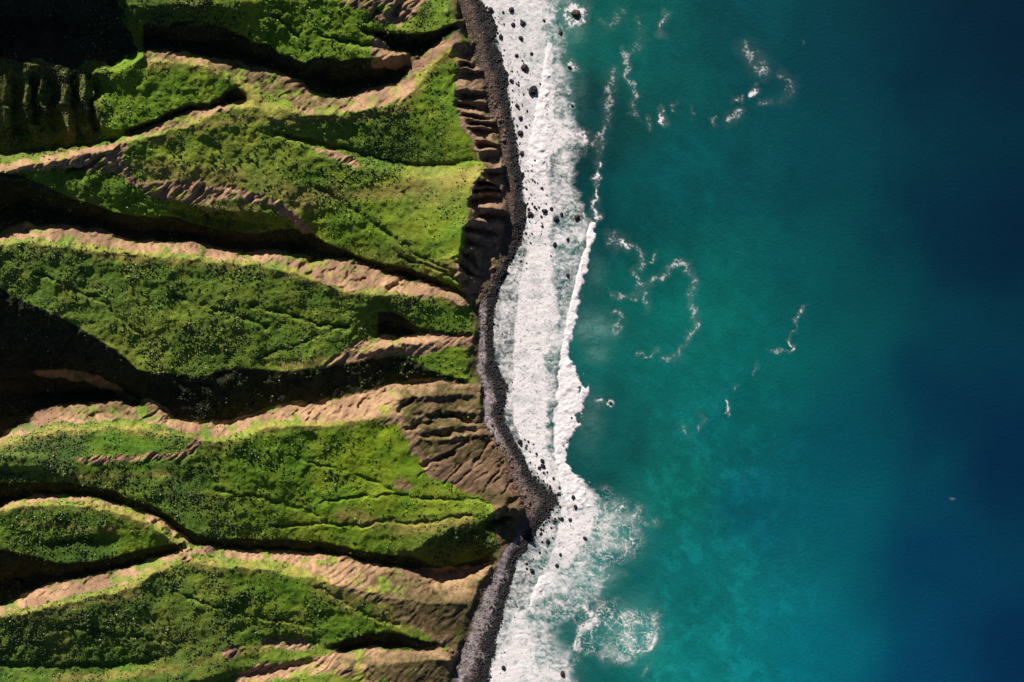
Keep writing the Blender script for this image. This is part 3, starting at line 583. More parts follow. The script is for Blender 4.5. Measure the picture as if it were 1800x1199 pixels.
streak = fbm(QX * .5 + 5 * fbm(QX, QY, 18, 3, 246), QY * 1.05 + 4 * fbm(QX, QY, 20, 3, 248), 5.0, 4, 247)
fine = fbm(QX, QY, 3.0, 3, 251)
def veins(x, y, sc_, sd, wd=.10):
    a = fbm(x + 7 * fbm(x, y, 16, 3, sd + 1), y + 7 * fbm(x, y, 16, 3, sd + 4), sc_, 3, sd + 7)
    return np.clip(1 - np.abs(a) / wd, 0, 1)
lacev = np.maximum(veins(QX, QY, 17, 500, .13), .75 * veins(QX, QY, 9, 520, .13))
upz = smooth(330, 260, QY) * smooth(4, -6, QX - np.interp(QY, [-60, 80, 110, 150, 190, 225, 262, 300], [975, 966, 960, 955, 947, 940, 936, 932]))
dense = dense * (1 - upz * (.10 + .22 * smooth(-.1, .7, fbm(QX, QY * .8, 9, 4, 770))))
dense = dense * (1 - .30 * smooth(.15, .8, fbm(QX * .7, QY, 20, 4, 774)) * smooth(5, -40, QX - pl(Rdense, QY)) ** .3 * (QY > 300))
foam = dense * np.clip(0.98 + 0.05 * streak + .07 * fine - .22 * smooth(.2, .9, fbm(QX * .8, QY, 11, 4, 266)) - .55 * smooth(.45, .9, fbm(QX, QY, 3.6, 2, 268)), 0, 1)
thin_amt = np.clip(.34 + .22 * smooth(985, 1010, QY) * smooth(1010, 940, QX) + .36 * streak + .2 * fine + .35 * fbm(QX, QY, 32, 4, 270) + .5 * lacev * (.4 + .6 * fine), 0, 1)
# scattered shallow foam between shore and the second front is lacy
foam = np.maximum(foam, thin * thin_amt)
# breaking crests: (line, half widths)
CRESTS = [([(966, 80), (962, 110), (958, 150), (952, 190), (948, 225), (944, 262), (942, 290)], [5, 5, 7, 9, 14, 17, 14]),
          ([(1041, 396), (1038, 415), (1034, 436), (1029, 452), (1025, 470), (1019, 492), (1013, 515), (1008, 540), (1004, 565), (999, 585), (995, 605), (994, 625), (996, 645), (999, 668), (1001, 690), (1002, 712), (994, 735), (987, 760), (984, 790), (986, 815), (998, 845), (1012, 870)],
           [5, 7, 4, 6, 8, 7, 6, 8, 9, 7, 6, 9, 14, 20, 24, 24, 20, 15, 10, 9, 14, 22]),
          ([(955, 1020), (946, 1035), (938, 1052), (934, 1064)], [8, 7, 5, 3]),
          ([(1010, 1140), (1012, 1128)], [1.5, 2.0])]
lift = np.zeros(QX.shape)
for ln, ws in CRESTS:
    for k in range(len(ln) - 1):
        (x0, y0), (x1, y1) = ln[k], ln[k + 1]; w0, w1 = ws[k], ws[k + 1]; R = 34
        m = (QX > min(x0, x1) - R) & (QX < max(x0, x1) + R) & (QY > min(y0, y1) - R) & (QY < max(y0, y1) + R)
        qx, qy = QX[m], QY[m]; L2 = (x1 - x0) ** 2 + (y1 - y0) ** 2; tt = np.clip(((qx - x0) * (x1 - x0) + (qy - y0) * (y1 - y0)) / L2, 0, 1)
        d = np.hypot(qx - x0 - tt * (x1 - x0), qy - y0 - tt * (y1 - y0)) / (w0 + (w1 - w0) * tt)
        side = qx > (x0 + tt * (x1 - x0))
        d = d + np.where(side, .55, .22) * fbm(qx, qy, 9, 4, 277)
        foam[m] = np.maximum(foam[m], smooth(1.15, .85, d)); lift[m] = np.maximum(lift[m], np.sqrt(np.clip(1 - d * d, 0, 1)) * np.minimum((w0 + w1) * .10, 1.5) * (.7 + .5 * fbm(qx, qy, 10, 3, 279)))
# lace fields: (polygon, strength)
LACE = [([(1035, 862), (1065, 868), (1100, 885), (1135, 915), (1118, 930), (1128, 945), (1112, 975), (1070, 1000), (1000, 1010), (960, 1060), (1010, 1000)], 1.0),
        ([(935, 1062), (1000, 1045), (1050, 1070), (1085, 1062), (1120, 1075), (1152, 1078), (1156, 1105), (1150, 1135), (1120, 1155), (1088, 1166), (1050, 1150), (1022, 1145), (1015, 1115), (1040, 1095), (1000, 1080), (945, 1075)], 1.0),
        ([(900, 1080), (940, 1078), (960, 1100), (975, 1140), (1000, 1160), (1010, 1199), (1010, 1260), (860, 1260), (880, 1130)], .9),
        ([(950, 1050), (1030, 1025), (1064, 1075), (1030, 1100), (990, 1082)], 1.0), ([(985, 440), (1018, 440), (1015, 480), (1000, 540), (985, 530), (975, 470)], .8), ([(968, -20), (1000, -20), (1000, 60), (985, 110), (960, 80)], .8),
        ([(1000, 225), (1035, 240), (1032, 262), (1000, 268)], .9)]
lf = np.zeros(QX.shape); 
ux_, uy_ = np.meshgrid(np.arange(820, 1300, 2.0), np.arange(-60, 1280, 2.0))
lg = np.zeros(ux_.shape)
for p, s_ in LACE: lg = np.maximum(lg, s_ * in_poly(ux_ + 9 * fbm(ux_, uy_, 20, 3, 281), uy_ + 9 * fbm(ux_, uy_, 20, 3, 284), p))
lg = blur(lg, 3); lf = bil(lg, np.clip(QX, 820, 1298), np.clip(QY, -60, 1278), 820, -60, 2.0)
lm = (QX > 840) & (QX < 1300)
foam = np.maximum(foam, lf * np.clip(lacev * (.75 + .5 * fine) * (.75 + .5 * fbm(QX, QY, 26, 2, 286) + .3) + .02 + .28 * fbm(QX, QY, 24, 4, 287), 0, 1))
# dark clear hole in the swirl
# aerated milky water: (x, y, rx, ry, amount)
milk = np.zeros(QX.shape)
for (mx_, my_, rx, ry, am) in [(1045, 578, 34, 24, .42), (1035, 740, 26, 50, .16), (1020, 160, 14, 50, .12), (1000, 180, 14, 70, .4), (990, 20, 30, 40, .25), (1050, 620, 22, 18, .25), (1035, 1010, 42, 34, .62), (1000, 1030, 40, 30, .5), (1095, 1100, 52, 44, .36), (1090, 940, 42, 46, .30), (1010, 60, 22, 22, .3), (930, 1100, 60, 40, .3), (930, 1170, 60, 50, .45), (1000, 420, 25, 40, .25), (1050, 480, 16, 30, .12)]:
    e = ((QX - mx_) / rx) ** 2 + ((QY - my_) / ry) ** 2
    milk = np.maximum(milk, am * np.exp(-e * 1.1) * np.clip(1 + .45 * streak + .3 * fbm(QX, QY, 20, 3, 290), 0, 1.6))
# strings of loose foam (points, width, strength)
STR = [([(1030, 1068), (1044, 1085), (1040, 1098), (1022, 1108), (1016, 1122), (1010, 1140)], 7, 1.15), ([(960, 1060), (985, 1052), (1010, 1045), (1025, 1060), (1044, 1080)], 6, .9), ([(1079, 128), (1072, 165), (1070, 190), (1065, 222)], 6, .62), ([(1065, 222), (1057, 250), (1050, 285)], 4.5, .6), ([(1051, 285), (1048, 320), (1045, 352), (1043, 392)], 2.8, 1.02), ([(1160, 62), (1162, 45), (1170, 30), (1168, 22)], 4, 1), ([(1098, 88), (1103, 115), (1096, 132), (1108, 150), (1117, 165), (1110, 190), (1118, 205), (1105, 200)], 3, .75),
       ([(1160, 190), (1163, 205), (1168, 215)], 3.2, 1.1), ([(1184, 180), (1187, 195)], 2.2, .8), ([(1213, 190), (1220, 202)], 2.4, .9), ([(1140, 205), (1145, 225)], 3, .5), ([(1312, 85), (1326, 100), (1336, 115), (1344, 125)], 9, .6), ([(1320, 110), (1340, 122), (1336, 128)], 4, 1.0), ([(1376, 130), (1390, 148), (1384, 170), (1375, 175)], 6, .38),
       ([(1320, 165), (1331, 157)], 3, 1.1), ([(1292, 174), (1299, 173)], 3, .9), ([(1280, 212), (1290, 202), (1298, 199)], 5, .9), ([(1335, 182), (1352, 178)], 4, .8), ([(1250, 205), (1256, 220)], 3, .5), ([(1075, 420), (1086, 424), (1092, 430)], 7, 1.0), ([(1094, 426), (1102, 430)], 5, 1.2),
       ([(1112, 432), (1125, 445), (1131, 460), (1126, 472)], 3, .8), ([(1155, 445), (1152, 460), (1140, 462)], 2.5, .6), ([(1112, 478), (1122, 494), (1130, 502), (1133, 520), (1140, 540)], 4, .8), ([(1124, 502), (1140, 502), (1152, 490), (1160, 487), (1172, 480), (1180, 466), (1195, 462), (1210, 470), (1219, 486), (1221, 500), (1217, 520), (1213, 540), (1220, 552), (1225, 568), (1222, 582), (1210, 590), (1204, 605), (1195, 612), (1188, 625), (1168, 632)], 3.8, .85),
       ([(1075, 515), (1090, 525), (1110, 524), (1122, 518)], 2.6, .7), ([(1126, 625), (1142, 626), (1156, 617)], 3, .7), ([(1074, 552), (1085, 545), (1094, 558), (1085, 575), (1082, 585)], 3.5, .6), ([(1414, 538), (1406, 548), (1400, 556), (1402, 560)], 2.6, 1), ([(1399, 566), (1402, 576), (1393, 588), (1388, 598)], 1.6, .9), ([(1388, 602), (1394, 608), (1390, 618), (1384, 619)], 2.2, 1.3), ([(1355, 613), (1365, 617), (1378, 617)], 2, .9),
       ([(1332, 640), (1322, 655)], 2, .5), ([(1297, 678), (1292, 684)], 2, .6), ([(1277, 704), (1279, 716), (1276, 728)], 2, 1.2), ([(1230, 730), (1240, 740), (1225, 755)], 3, .5), ([(1198, 750), (1212, 765)], 2.5, .35), ([(1050, 708), (1055, 708)], 3, 1.2), ([(1092, 880), (1096, 884), (1093, 890)], 5, 1.2), ([(1118, 905), (1128, 918), (1138, 922)], 3, .9), ([(1150, 917), (1154, 922)], 4, .8),
       ([(1100, 1100), (1120, 1090), (1145, 1095)], 4, .6), ([(1150, 1085), (1154, 1105), (1150, 1125), (1140, 1140), (1110, 1150), (1090, 1162), (1060, 1158)], 6, .85), ([(1150, 1120), (1143, 1138), (1120, 1150)], 4, 1.05), ([(1128, 1190), (1135, 1175), (1148, 1165)], 3, .45), ([(1078, 1052), (1085, 1053)], 3, .9), ([(1055, 1020), (1075, 1012), (1092, 1006), (1100, 1009)], 2.2, .9), ([(1408, 76), (1410, 76)], .9, .9), ([(1672, 878), (1675, 878)], 1, 1.2),
       ([(1090, 20), (1085, 35), (1070, 50)], 6, .3), ([(1120, 30), (1130, 70), (1110, 90)], 5, .25), ([(1000, 160), (1002, 161)], 3, 1.1), ([(1060, 40), (1068, 48)], 5, .5), ([(1003, 112), (1006, 122)], 5, 1.2), ([(998, 235), (1022, 240), (1030, 250)], 6, 1.1), ([(1046, 255), (1054, 240)], 5, 1.0), ([(1045, 354), (1046, 356)], 4, 1), ([(1046, 377), (1048, 379)], 5, 1.1),
       ([(1008, 14), (1022, 20), (1018, 34), (1004, 40), (998, 30), (1002, 18)], 8, 1.4), ([(986, 1180), (996, 1184), (992, 1192)], 5, 1.2), ([(1020, 1140), (1015, 1160)], 3, 1)]
ST_m = (QX > 960) & (QX < 1700) & (QY > -10) & (QY < 1215)
sxm, sym = QX[ST_m], QY[ST_m]; jx = sxm + 6 * fbm(sxm, sym, 12, 4, 301); jy = sym + 6 * fbm(sxm, sym, 12, 4, 305)
brk = fbm(sxm, sym, 2.8, 3, 309) + .75 * fbm(sxm, sym, 14, 2, 312)
acc = np.zeros(sxm.shape)
for ln, wd, am in STR:
    d = seg_dist(jx, jy, ln, wd * 2.5) / wd
    am = am * .68 if am <= 1 else am
    acc = np.maximum(acc, am * smooth(1.5, .1, d) * np.clip(-.05 + 1.35 * brk + (.6 if am > 1 else 0), 0, 1.0))
    acc = np.maximum(acc, .05 * min(am, 1) * np.exp(-(d / 1.8) ** 2))
fo = foam[ST_m]; foam[ST_m] = np.maximum(fo, np.clip(acc, 0, 1))
# rings of foam round outlying rocks
for (rx_, ry_, rr) in [(1073, 709, 5), (1006, 186, 4), (1000, 161, 3.4), (1014, 382, 13), (1013, 1131, 3.5)]:
    m = (abs(QX - rx_) < 25) & (abs(QY - ry_) < 25); d = np.hypot(QX[m] - rx_, QY[m] - ry_)
    foam[m] = np.maximum(foam[m], np.exp(-((d - rr) / 1.6) ** 2) * np.clip(.45 + .9 * fine[m], 0, .9))
hole = np.exp(-(((QX - 992) / 26) ** 2 + ((QY - 1118) / 34) ** 2) ** 1.5); foam = foam * (1 - .93 * hole * (lift < .2))
foam = foam * (1 - .0 * lift)
foam = np.clip(foam, 0, 1)
fcol = np.array([.86, .81, .79])
dsh = QX - np.interp(QY, ys, wxx)
shm = smooth(58, 12, dsh) * (.8 + .3 * fbm(QX, QY, 10, 3, 760))
wc = wc + (np.array([.085, .095, .09]) - wc) * np.clip(shm, 0, 1)[..., None]
scol_m = np.clip(milk, 0, 1)
wc = wc + (np.array([.22, .42, .38]) - wc) * (scol_m * .85)[..., None]
# thin foam over water tints it grey-green
mixf = foam ** 0.9
scol = wc * (1 - mixf)[..., None] + fcol * mixf[..., None]
shallow = smooth(0, 40, 1060 - QX)
scol = scol + (np.array([.01, .05, .045]) * (1 - mixf)[..., None] - 0) * (thin * .6)[..., None]
inl_ = (QX > 845) & (QX < 1060)
sh = 0.5 * fbm(QX, QY, 60, 2, 320) + 0.16 * fbm(QX, QY, 12, 3, 324)
swell = 1.4 * np.exp(-((QX - np.interp(QY, [130, 400], [1080, 1052])) / 14) ** 2) * smooth(100, 160, QY) * smooth(520, 400, QY)
Z = 0.9 + sh * .35 * smooth(0, 60, QX - np.interp(QY, ys, wxx)) + lift * (1 + .22 * fbm(QX, QY, 6, 2, 328)) + dense * (.35 * streak + .25 * fine) * .45 + swell
Z = np.maximum(Z, 0.35)
V = world(QX, QY, Z).reshape(-1, 3); CC = scol.reshape(-1, 3)
ny, nx = QX.shape
ff = 0.25 * (foam[:-1, :-1] + foam[1:, :-1] + foam[:-1, 1:] + foam[1:, 1:])
keep = (QX[:-1, :-1] > np.interp(QY[:-1, :-1], ys, wxx) - 14)
v_, f_, c_ = sub_mesh(V, grid_faces(ny, nx, (ff < .5) & keep), CC)
tag(link('sea', mesh_np('sea', v_, f_, c_, M_sea)), kind='structure')
v_, f_, c_ = sub_mesh(V, grid_faces(ny, nx, (ff >= .5) & keep), CC)
tag(link('sea_foam', mesh_np('sea_foam', v_, f_, c_, M_foam)), 'white foam of the breaking surf along the black beach', 'sea foam', kind='stuff')

# ---------------------------------------------------------------- lumps: shrubs and stones
def ico(sub):
    p = (1 + 5 ** .5) / 2
    v = [(-1, p, 0), (1, p, 0), (-1, -p, 0), (1, -p, 0), (0, -1, p), (0, 1, p), (0, -1, -p), (0, 1, -p), (p, 0, -1), (p, 0, 1), (-p, 0, -1), (-p, 0, 1)]
    f = [(0, 11, 5), (0, 5, 1), (0, 1, 7), (0, 7, 10), (0, 10, 11), (1, 5, 9), (5, 11, 4), (11, 10, 2), (10, 7, 6), (7, 1, 8), (3, 9, 4), (3, 4, 2), (3, 2, 6), (3, 6, 8), (3, 8, 9), (4, 9, 5), (2, 4, 11), (6, 2, 10), (8, 6, 7), (9, 8, 1)]
    v = [tuple(np.array(q) / np.linalg.norm(q)) for q in v]
    for _ in range(sub):
        cache = {}; nf = []
        def mid(a, b):
            k = (min(a, b), max(a, b))
            if k not in cache:
                q = (np.array(v[a]) + np.array(v[b])) / 2; v.append(tuple(q / np.linalg.norm(q))); cache[k] = len(v) - 1
            return cache[k]
        for a, b, c in f:
            ab, bc, ca = mid(a, b), mid(b, c), mid(c, a); nf += [(a, ab, ca), (b, bc, ab), (c, ca, bc), (ab, bc, ca)]
        f = nf
    return np.array(v, np.float32), np.array(f, np.int32)
def lumps(P, R, hz, jit, colors, sub=0, seed=1, sink=.3):
    """one mesh of many jittered lumps; P (n,3) metres, R (n,) metres"""
    v0, f0 = ico(sub); n = len(P); r = np.random.RandomState(seed)
    k = len(v0)
    V = v0[None] * (1 + jit * (r.rand(n, k, 1) - .5) * 2)
    a = r.rand(n) * 6.28; ca, sa = np.cos(a)[:, None], np.sin(a)[:, None]
    el = 1 + .5 * (r.rand(n)[:, None] - .3)
    x = V[..., 0] * el; y = V[..., 1]
    V = np.stack([x * ca - y * sa, x * sa + y * ca, V[..., 2] * hz], -1) * R[:, None, None] + P[:, None, :]
    V[..., 2] -= 0
    F = (f0[None] + (np.arange(n) * k)[:, None, None]).reshape(-1, 3)
    col = np.repeat(colors, k, 0) * (1 + .25 * (r.rand(n * k, 1) - .5))
    return V.reshape(-1, 3), F, col
rs = np.random.RandomState(11)
def scatter(n, x0, x1, y0, y1, dens_fn):
    x = x0 + rs.rand(n) * (x1 - x0); y = y0 + rs.rand(n) * (y1 - y0)
    m = rs.rand(n) < dens_fn(x, y); return x[m], y[m]
def green_dens(x, y):
    t = bil(tanF, x, y, X0, Y0, 2.0); dk = bil(darkF, x, y, X0, Y0, 2.0)
    on = (np.interp(y, ys, bx) - x) > 12
    tg = bil(TONEG, x, y, X0, Y0, 8.0)[..., 1]
    lush = smooth(.17, .07, tg) * .72 + .28
    cl = smooth(-.45, .45, fbm(x, y, 34, 3, 400) + .35 * fbm(x, y, 9, 2, 402))
    dr = bil(dryF, x, y, X0, Y0, 2.0)
    return on * (1 + 1.2 * smooth(.8, 3.5, bil(cut, x, y, X0, Y0, 2.0))) * (1 - .93 * smooth(.3, .7, t)) * (1 - .5 * dk) * (1 - .6 * dr) * lush * (.12 + .88 * cl)
bx_, by_ = scatter(270000, -300, 900, -200, 1360, lambda x, y: green_dens(around(x, y)[0], around(x, y)[1]))
ax_, ay_, ae_ = around(bx_, by_)
ax_ = ax_ + (np.interp(ay_, ys, bx) - np.interp(by_, ys, bx)) * smooth(0, 500, bx_)
hB = height(ax_, ay_) + ae_; PB = world(bx_, by_, hB)
rB = (0.6 + 1.1 * rs.rand(len(bx_)) ** 2.2) * (1 + .25 * fbm(bx_, by_, 60, 2, 404)) * S * 1.12
base = bil(TONEG, ax_, ay_, X0, Y0, 8.0) * np.array([2.2, 1.65, 1.5])
mixk = rs.rand(len(bx_))[:, None]
cB = base * (.42 + .62 * mixk) * np.array([1.0, .9, 1.15]) + np.array([.004, .004, .004])
grey = (rs.rand(len(bx_)) < .40)[:, None]
cB = np.where(grey, np.array([.070, .092, .046]) * (.5 + .9 * mixk), cB)
lime = (rs.rand(len(bx_)) < .07)[:, None]; cB = np.where(lime, base * np.array([1.9, 1.45, 1.5]), cB)
v_, f_, c_ = lumps(PB, rB, .8, .22, cB, 0, 5)
tag(link('scrub', mesh_np('scrub', v_, f_, c_, M_shrub, False)), 'low green scrub dotted all over the grassy slopes', 'scrub', kind='stuff')
# pale stones among the grass
px_, py_ = scatter(5200, 0, 840, 0, 1199, lambda x, y: green_dens(x, y) * smooth(.1, .6, fbm(x, y, 30, 3, 410)) + .02 * ((np.interp(y, ys, bx) - x) > 12))
P_ = world(px_, py_, height(px_, py_) + 1.3); R_ = (.50 + .5 * rs.rand(len(px_))) * S * 1.1
v_, f_, c_ = lumps(P_, R_, .8, .2, np.tile([.62, .56, .47], (len(px_), 1)) * (.6 + .6 * rs.rand(len(px_), 1)), 0, 6)
tag(link('field_stones', mesh_np('field_stones', v_, f_, c_, M_stone, False)), 'small pale stones lying among the scrub on the slopes', 'stones', kind='stuff')
# larger individual shrubs
def lump_proto(name, mat, col, sub, jit, seed, squash):
    v0, f0 = ico(sub); r = np.random.RandomState(seed)
    a = v0 * 1.0
    n = (vn(v0[:, 0] * 2.2 + seed, v0[:, 1] * 2.2 + v0[:, 2] * 1.7 + 40, 60 + seed) - .5) * jit * 2.2 + (r.rand(len(v0)) - .5) * jit
    a = a * (1 + n[:, None]); a[:, 2] *= squash
    cc = np.tile(col, (len(a), 1)) * (1 + .3 * (r.rand(len(a), 1) - .5))
    return mesh_np(name, a.astype(float), f0, cc, mat, False)
shr = [lump_proto('shrub', M_shrub, np.array(c), 2, .22, i + 3, .75) for i, c in enumerate([(.028, .045, .018), (.05, .075, .025), (.035, .085, .015), (.075, .085, .035)])]
NAMED_SHRUB = [(733, 102, 5, 3, 'yellowish round shrub at the tip of the thin ridge beside the upper ravine'), (142, 245, 8, 2, 'broad green shrub below the dark western ribs'), (45, 237, 9, 2, 'wide green shrub alone in the dark western basin'),
               (712, 1130, 4, 3, 'yellow-green shrub in the shade of the southernmost ravine'), (125, 830, 5, 1, 'round shrub on the shelf west of the diagonal gully')]
# places used in the labels of the remaining shrubs, (name, x0, x1, y0, y1, count, group)
PLACES = [('rounded dark shrub on the pale grass west of the dry northern slope', 230, 450, 245, 330, 34), ('dark shrub in the belt across the big northern slope', 450, 720, 205, 300, 40), ('dark shrub on the shaded slope under the tan crest', 20, 430, 462, 620, 46),
          ('round shrub at the lip above the black central ravine', 240, 440, 655, 700, 22), ('dark shrub on the slope below the curving tan crest line', 130, 330, 830, 880, 34), ('dark shrub on the broad bright green slope', 350, 640, 790, 930, 36),
          ('dark shrub on the southern slope below the last long crest', 40, 460, 1040, 1140, 40), ('shrub at the foot of the narrow gully south of the bright slope', 350, 680, 950, 990, 14), ('shrub in the dim patch beside the upper left corner', 210, 450, 5, 100, 26)]
n_s = 0
def put(name, me, x, y, r, dz=0.0, sq=1.0, hgt=None):
    h = float(height(np.array([x * 1.0]), np.array([y * 1.0]))[0]) if hgt is None else hgt
    o = bpy.data.objects.new(name, me); C.objects.link(o)
    p = world(np.array(x * 1.0), np.array(y * 1.0), np.array(h + dz)); o.location = tuple(float(q) for q in p)
    o.scale = (r * S, r * S * random.uniform(.75, 1), r * S * sq); o.rotation_euler = (0, 0, random.uniform(0, 6.28)); return o
random.seed(3)
for x, y, r, k, lab in NAMED_SHRUB:
    tag(put('shrub', shr[k], x, y, r), lab, 'shrub', 'larger shrubs on the hillside')
for lab, x0, x1, y0, y1, n in PLACES:
    c = 0; tries = 0
    while c < n and tries < 4000:
        tries += 1
        x = random.uniform(x0, x1); y = random.uniform(y0, y1)
        if green_dens(np.array([x]), np.array([y]))[0] < .2: continue
        c += 1; tag(put('shrub', random.choice(shr[:3]), x, y, random.uniform(1.6, 2.8)), lab, 'shrub', 'larger shrubs on the hillside')

# ---------------------------------------------------------------- stones
# shingle
def beach_d(x, y):
    b = np.interp(y, ys, bx); w_ = np.interp(y, ys, wxx)
    f = (x - b) / np.maximum(w_ - b, 4)
    paleb = smooth(500, 560, y) * (f < .45) * (1 - .8 * smooth(760, 800, y) * (1 - smooth(925, 960, y)))
    return ((f > -.05) & (f < 1.02)) * (1 - .75 * paleb)
px_, py_ = scatter(76000, 760, 1000, -160, 1350, beach_d)
b = np.interp(py_, ys, bx); w_ = np.interp(py_, ys, wxx); f = (px_ - b) / np.maximum(w_ - b, 4)
P_ = world(px_, py_, height(px_, py_) + .1); R_ = (.35 + 1.1 * rs.rand(len(px_)) ** 3) * (1 + .5 * smooth(.3, .9, f)) * S
wetm = smooth(.4, .6, f + .1 * fbm(px_, py_, 20, 2, 420))[:, None]
cS = (np.array([.14, .10, .08]) * (1 - wetm) + np.array([.024, .021, .022]) * wetm) * (.5 + 1.1 * rs.rand(len(px_), 1))
pinkm = ((rs.rand(len(px_)) < .05) & (f < .5))[:, None]; cS = np.where(pinkm, np.array([.26, .19, .15]), cS)
v_, f_, c_ = lumps(P_, R_, .75, .25, cS, 0, 8)
tag(link('shingle', mesh_np('shingle', v_, f_, c_, M_stone, False)), 'black and brown shingle and cobbles covering the beach', 'shingle', kind='stuff')
# the swash stones too many to count
def swash(x, y):
    d = x - np.interp(y, ys, wxx)
    amt = np.interp(y, [0, 150, 300, 420, 480, 540, 640, 760, 850, 900, 1000, 1080, 1199], [.5, .7, .9, 1, .6, .1, .5, .4, .8, 1, .8, .4, .3])
    return (d > -3) * np.exp(-np.clip(d, 0, 99) / (11 + 4 * (y > 860) * (y < 1000))) * amt
px_, py_ = scatter(26000, 840, 1040, -20, 1220, lambda x, y: swash(x, y) * .42)
P_ = world(px_, py_, np.full(len(px_), 1.1)); R_ = (.4 + 1.0 * rs.rand(len(px_)) ** 3) * S * 1.05
v_, f_, c_ = lumps(P_, R_, .9, .25, np.array([[.022, .017, .019]]) * (.6 + .9 * rs.rand(len(px_), 1)), 0, 9)
tag(link('wet_cobbles', mesh_np('wet_cobbles', v_, f_, c_, M_stone, False)), 'small wet black cobbles standing in the foam along the water line', 'cobbles', kind='stuff')
rk_ = [lump_proto('boulder', M_stone, np.array(c), 2, .26, 20 + i, .7) for i, c in enumerate([(.022, .019, .022), (.03, .02, .022), (.05, .036, .02), (.018, .018, .022)])]
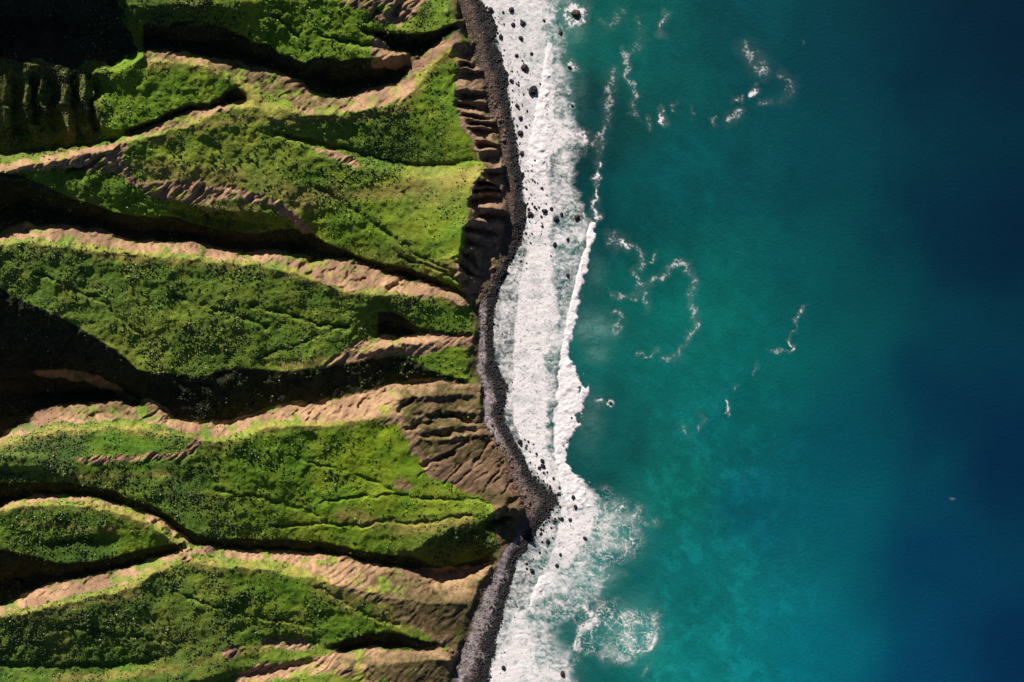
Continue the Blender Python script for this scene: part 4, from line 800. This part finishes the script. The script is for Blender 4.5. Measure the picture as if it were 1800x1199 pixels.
BIG = [(937, 160, 9.5, 3, 'largest boulder, a near-black oval block standing in the white surf near the top'), (923, 119, 7, 0, 'dark wedge-shaped boulder just above the largest oval one in the surf'), (1012, 24, 8.5, 2, 'olive-brown boulder ringed by bright foam at the top of the picture, farthest out'),
       (957, 371, 5.5, 0, 'black boulder, leftmost of the row standing across the middle of the surf'), (969, 367, 3.2, 1, 'narrow dark boulder second in the row across the surf'), (978, 384, 5, 3, 'black boulder at the low point of the row across the surf'), (987, 376, 3.6, 0, 'small black boulder at the right of the row across the surf'),
       (1014, 382, 6, 2, 'brown-topped boulder in a foam ring at the outer edge of the surf'), (975, 429, 4.4, 3, 'lone black boulder in clean foam below the row of boulders'), (916, 67, 4.6, 0, 'dark boulder near the top of the surf, above the wedge-shaped one'), (919, 40, 5, 3, 'round black boulder near the top of the surf'),
       (902, 43, 3.8, 1, 'twin dark boulder left of the round one near the top of the surf'), (899, 17, 5, 1, 'long dark boulder touching the top of the surf'), (863, 17, 5, 1, 'large dark boulder at the beach edge in the upper corner of the surf'), (880, 64, 4.6, 0, 'dark boulder on the water line near the top of the beach'),
       (915, 234, 5.4, 0, 'dark boulder at the water line beside the widening surf'), (899, 142, 4, 1, 'purple-black boulder left of the largest oval one'), (915, 208, 4.2, 1, 'oval dark boulder between the largest boulder and the water line'), (909, 186, 3.8, 1, 'upright dark boulder below and left of the largest oval one'),
       (917, 270, 4, 1, 'dark boulder at the water line above the boulder row'), (932, 376, 4.6, 1, 'dark reddish boulder at the water line left of the boulder row'), (985, 57, 4.4, 2, 'brownish boulder in thin foam near the top of the surf'), (908, 97, 3.6, 0, 'small dark boulder left of the wedge-shaped one'), (934, 94, 3, 1, 'small black boulder right of the wedge-shaped one'),
       (998, 421, 3.6, 1, 'half-washed boulder in greenish foam below the brown-topped one'), (998, 484, 3.8, 1, 'half-washed boulder beside the narrow outer breaker'), (953, 810, 4.2, 3, 'round black boulder, upper of the pair above the rocky point'), (954, 819, 4.8, 3, 'round black boulder, lower of the pair above the rocky point'), (948, 822, 3.2, 0, 'small black boulder touching the pair above the rocky point'),
       (914, 776, 4.4, 0, 'black boulder at the water line where the beach bends'), (1008, 875, 4.8, 3, 'black boulder in the surf right of the rocky point'), (1012, 891, 4.4, 0, 'black boulder in the surf below the one right of the rocky point'), (987, 912, 4, 0, 'dark boulder at the left edge of the surf under the rocky point'),
       (1002, 913, 3.2, 1, 'small dark boulder beside the one under the rocky point'), (1028, 946, 3.6, 1, 'dark boulder at the right edge of the dense surf'), (985, 975, 3.2, 1, 'small boulder in the dense lower surf'), (979, 994, 3.4, 1, 'lowest small boulder in the dense lower surf'), (935, 1003, 5, 0, 'wide grey boulder in the thin wash of the lower beach'),
       (963, 952, 4.2, 0, 'grey boulder at the front of the lower wave'), (989, 1184, 5.6, 2, 'brownish boulder ringed by foam near the bottom edge'), (885, 1174, 4, 1, 'dark boulder near the bottom of the beach in smooth foam'), (1001, 118, 3.4, 1, 'foam-covered rock at the outer edge of the upper surf'),
       (1073, 709, 2.6, 1, 'tiny rock in a thin ring of foam out in the green water'), (1006, 186, 2.4, 1, 'small rock with a foam ring beside the upper surf'), (1005, 735, 2.6, 1, 'small dark rock just beyond the breaker')]
random.seed(5)
for x, y, r, k, lab in BIG:
    o = put('boulder', rk_[k], x, y, r * .88, 0, .8, 1.4); tag(o, lab, 'boulder', 'boulders standing in the surf')
BP = [('dark stone scattered in the foam of the upper surf', 868, 960, 0, 270, 44), ('dark stone at the water line beside the boulder row', 915, 960, 280, 470, 40), ('dark stone in the foam above the rocky point', 915, 965, 770, 860, 36), ('black stone of the rocky point', 925, 985, 835, 905, 44), ('dark stone in the wash below the rocky point', 925, 985, 905, 1040, 44)]
for lab, x0, x1, y0, y1, n in BP:
    c = 0; tr = 0
    while c < n and tr < 6000:
        tr += 1
        x = random.uniform(x0, x1); y = random.uniform(y0, y1); d = x - float(np.interp(y, ys, wxx))
        if d < -6 and 'point' not in lab: continue
        if d < -14: continue
        if random.random() > math.exp(-max(d, 0) / 16): continue
        c += 1; tag(put('boulder', random.choice(rk_), x, y, random.uniform(.9, 2.3), 0, .85, 1.3 if d > -4 else None), lab, 'boulder', 'stones along the water line')
# fallen rocks at the foot of the cliffs
FR = [('tan fallen rock at the foot of the ribbed cliff', 845, 884, 150, 260, 30, (.2, .12, .08)), ('reddish fallen rock at the foot of the eroded brown fan', 850, 925, 745, 895, 60, (.17, .1, .07))]
for lab, x0, x1, y0, y1, n, cl in FR:
    me = lump_proto('fallen_rock', M_stone, np.array(cl), 2, .2, 33, .8); c = 0
    while c < n:
        y = random.uniform(y0, y1); x = float(np.interp(y, ys, bx)) + random.uniform(-12, 14); c += 1
        tag(put('fallen_rock', me, x, y, random.uniform(.9, 3.0)), lab, 'rock', 'rocks fallen from the cliffs')
print('objects', len(C.objects))
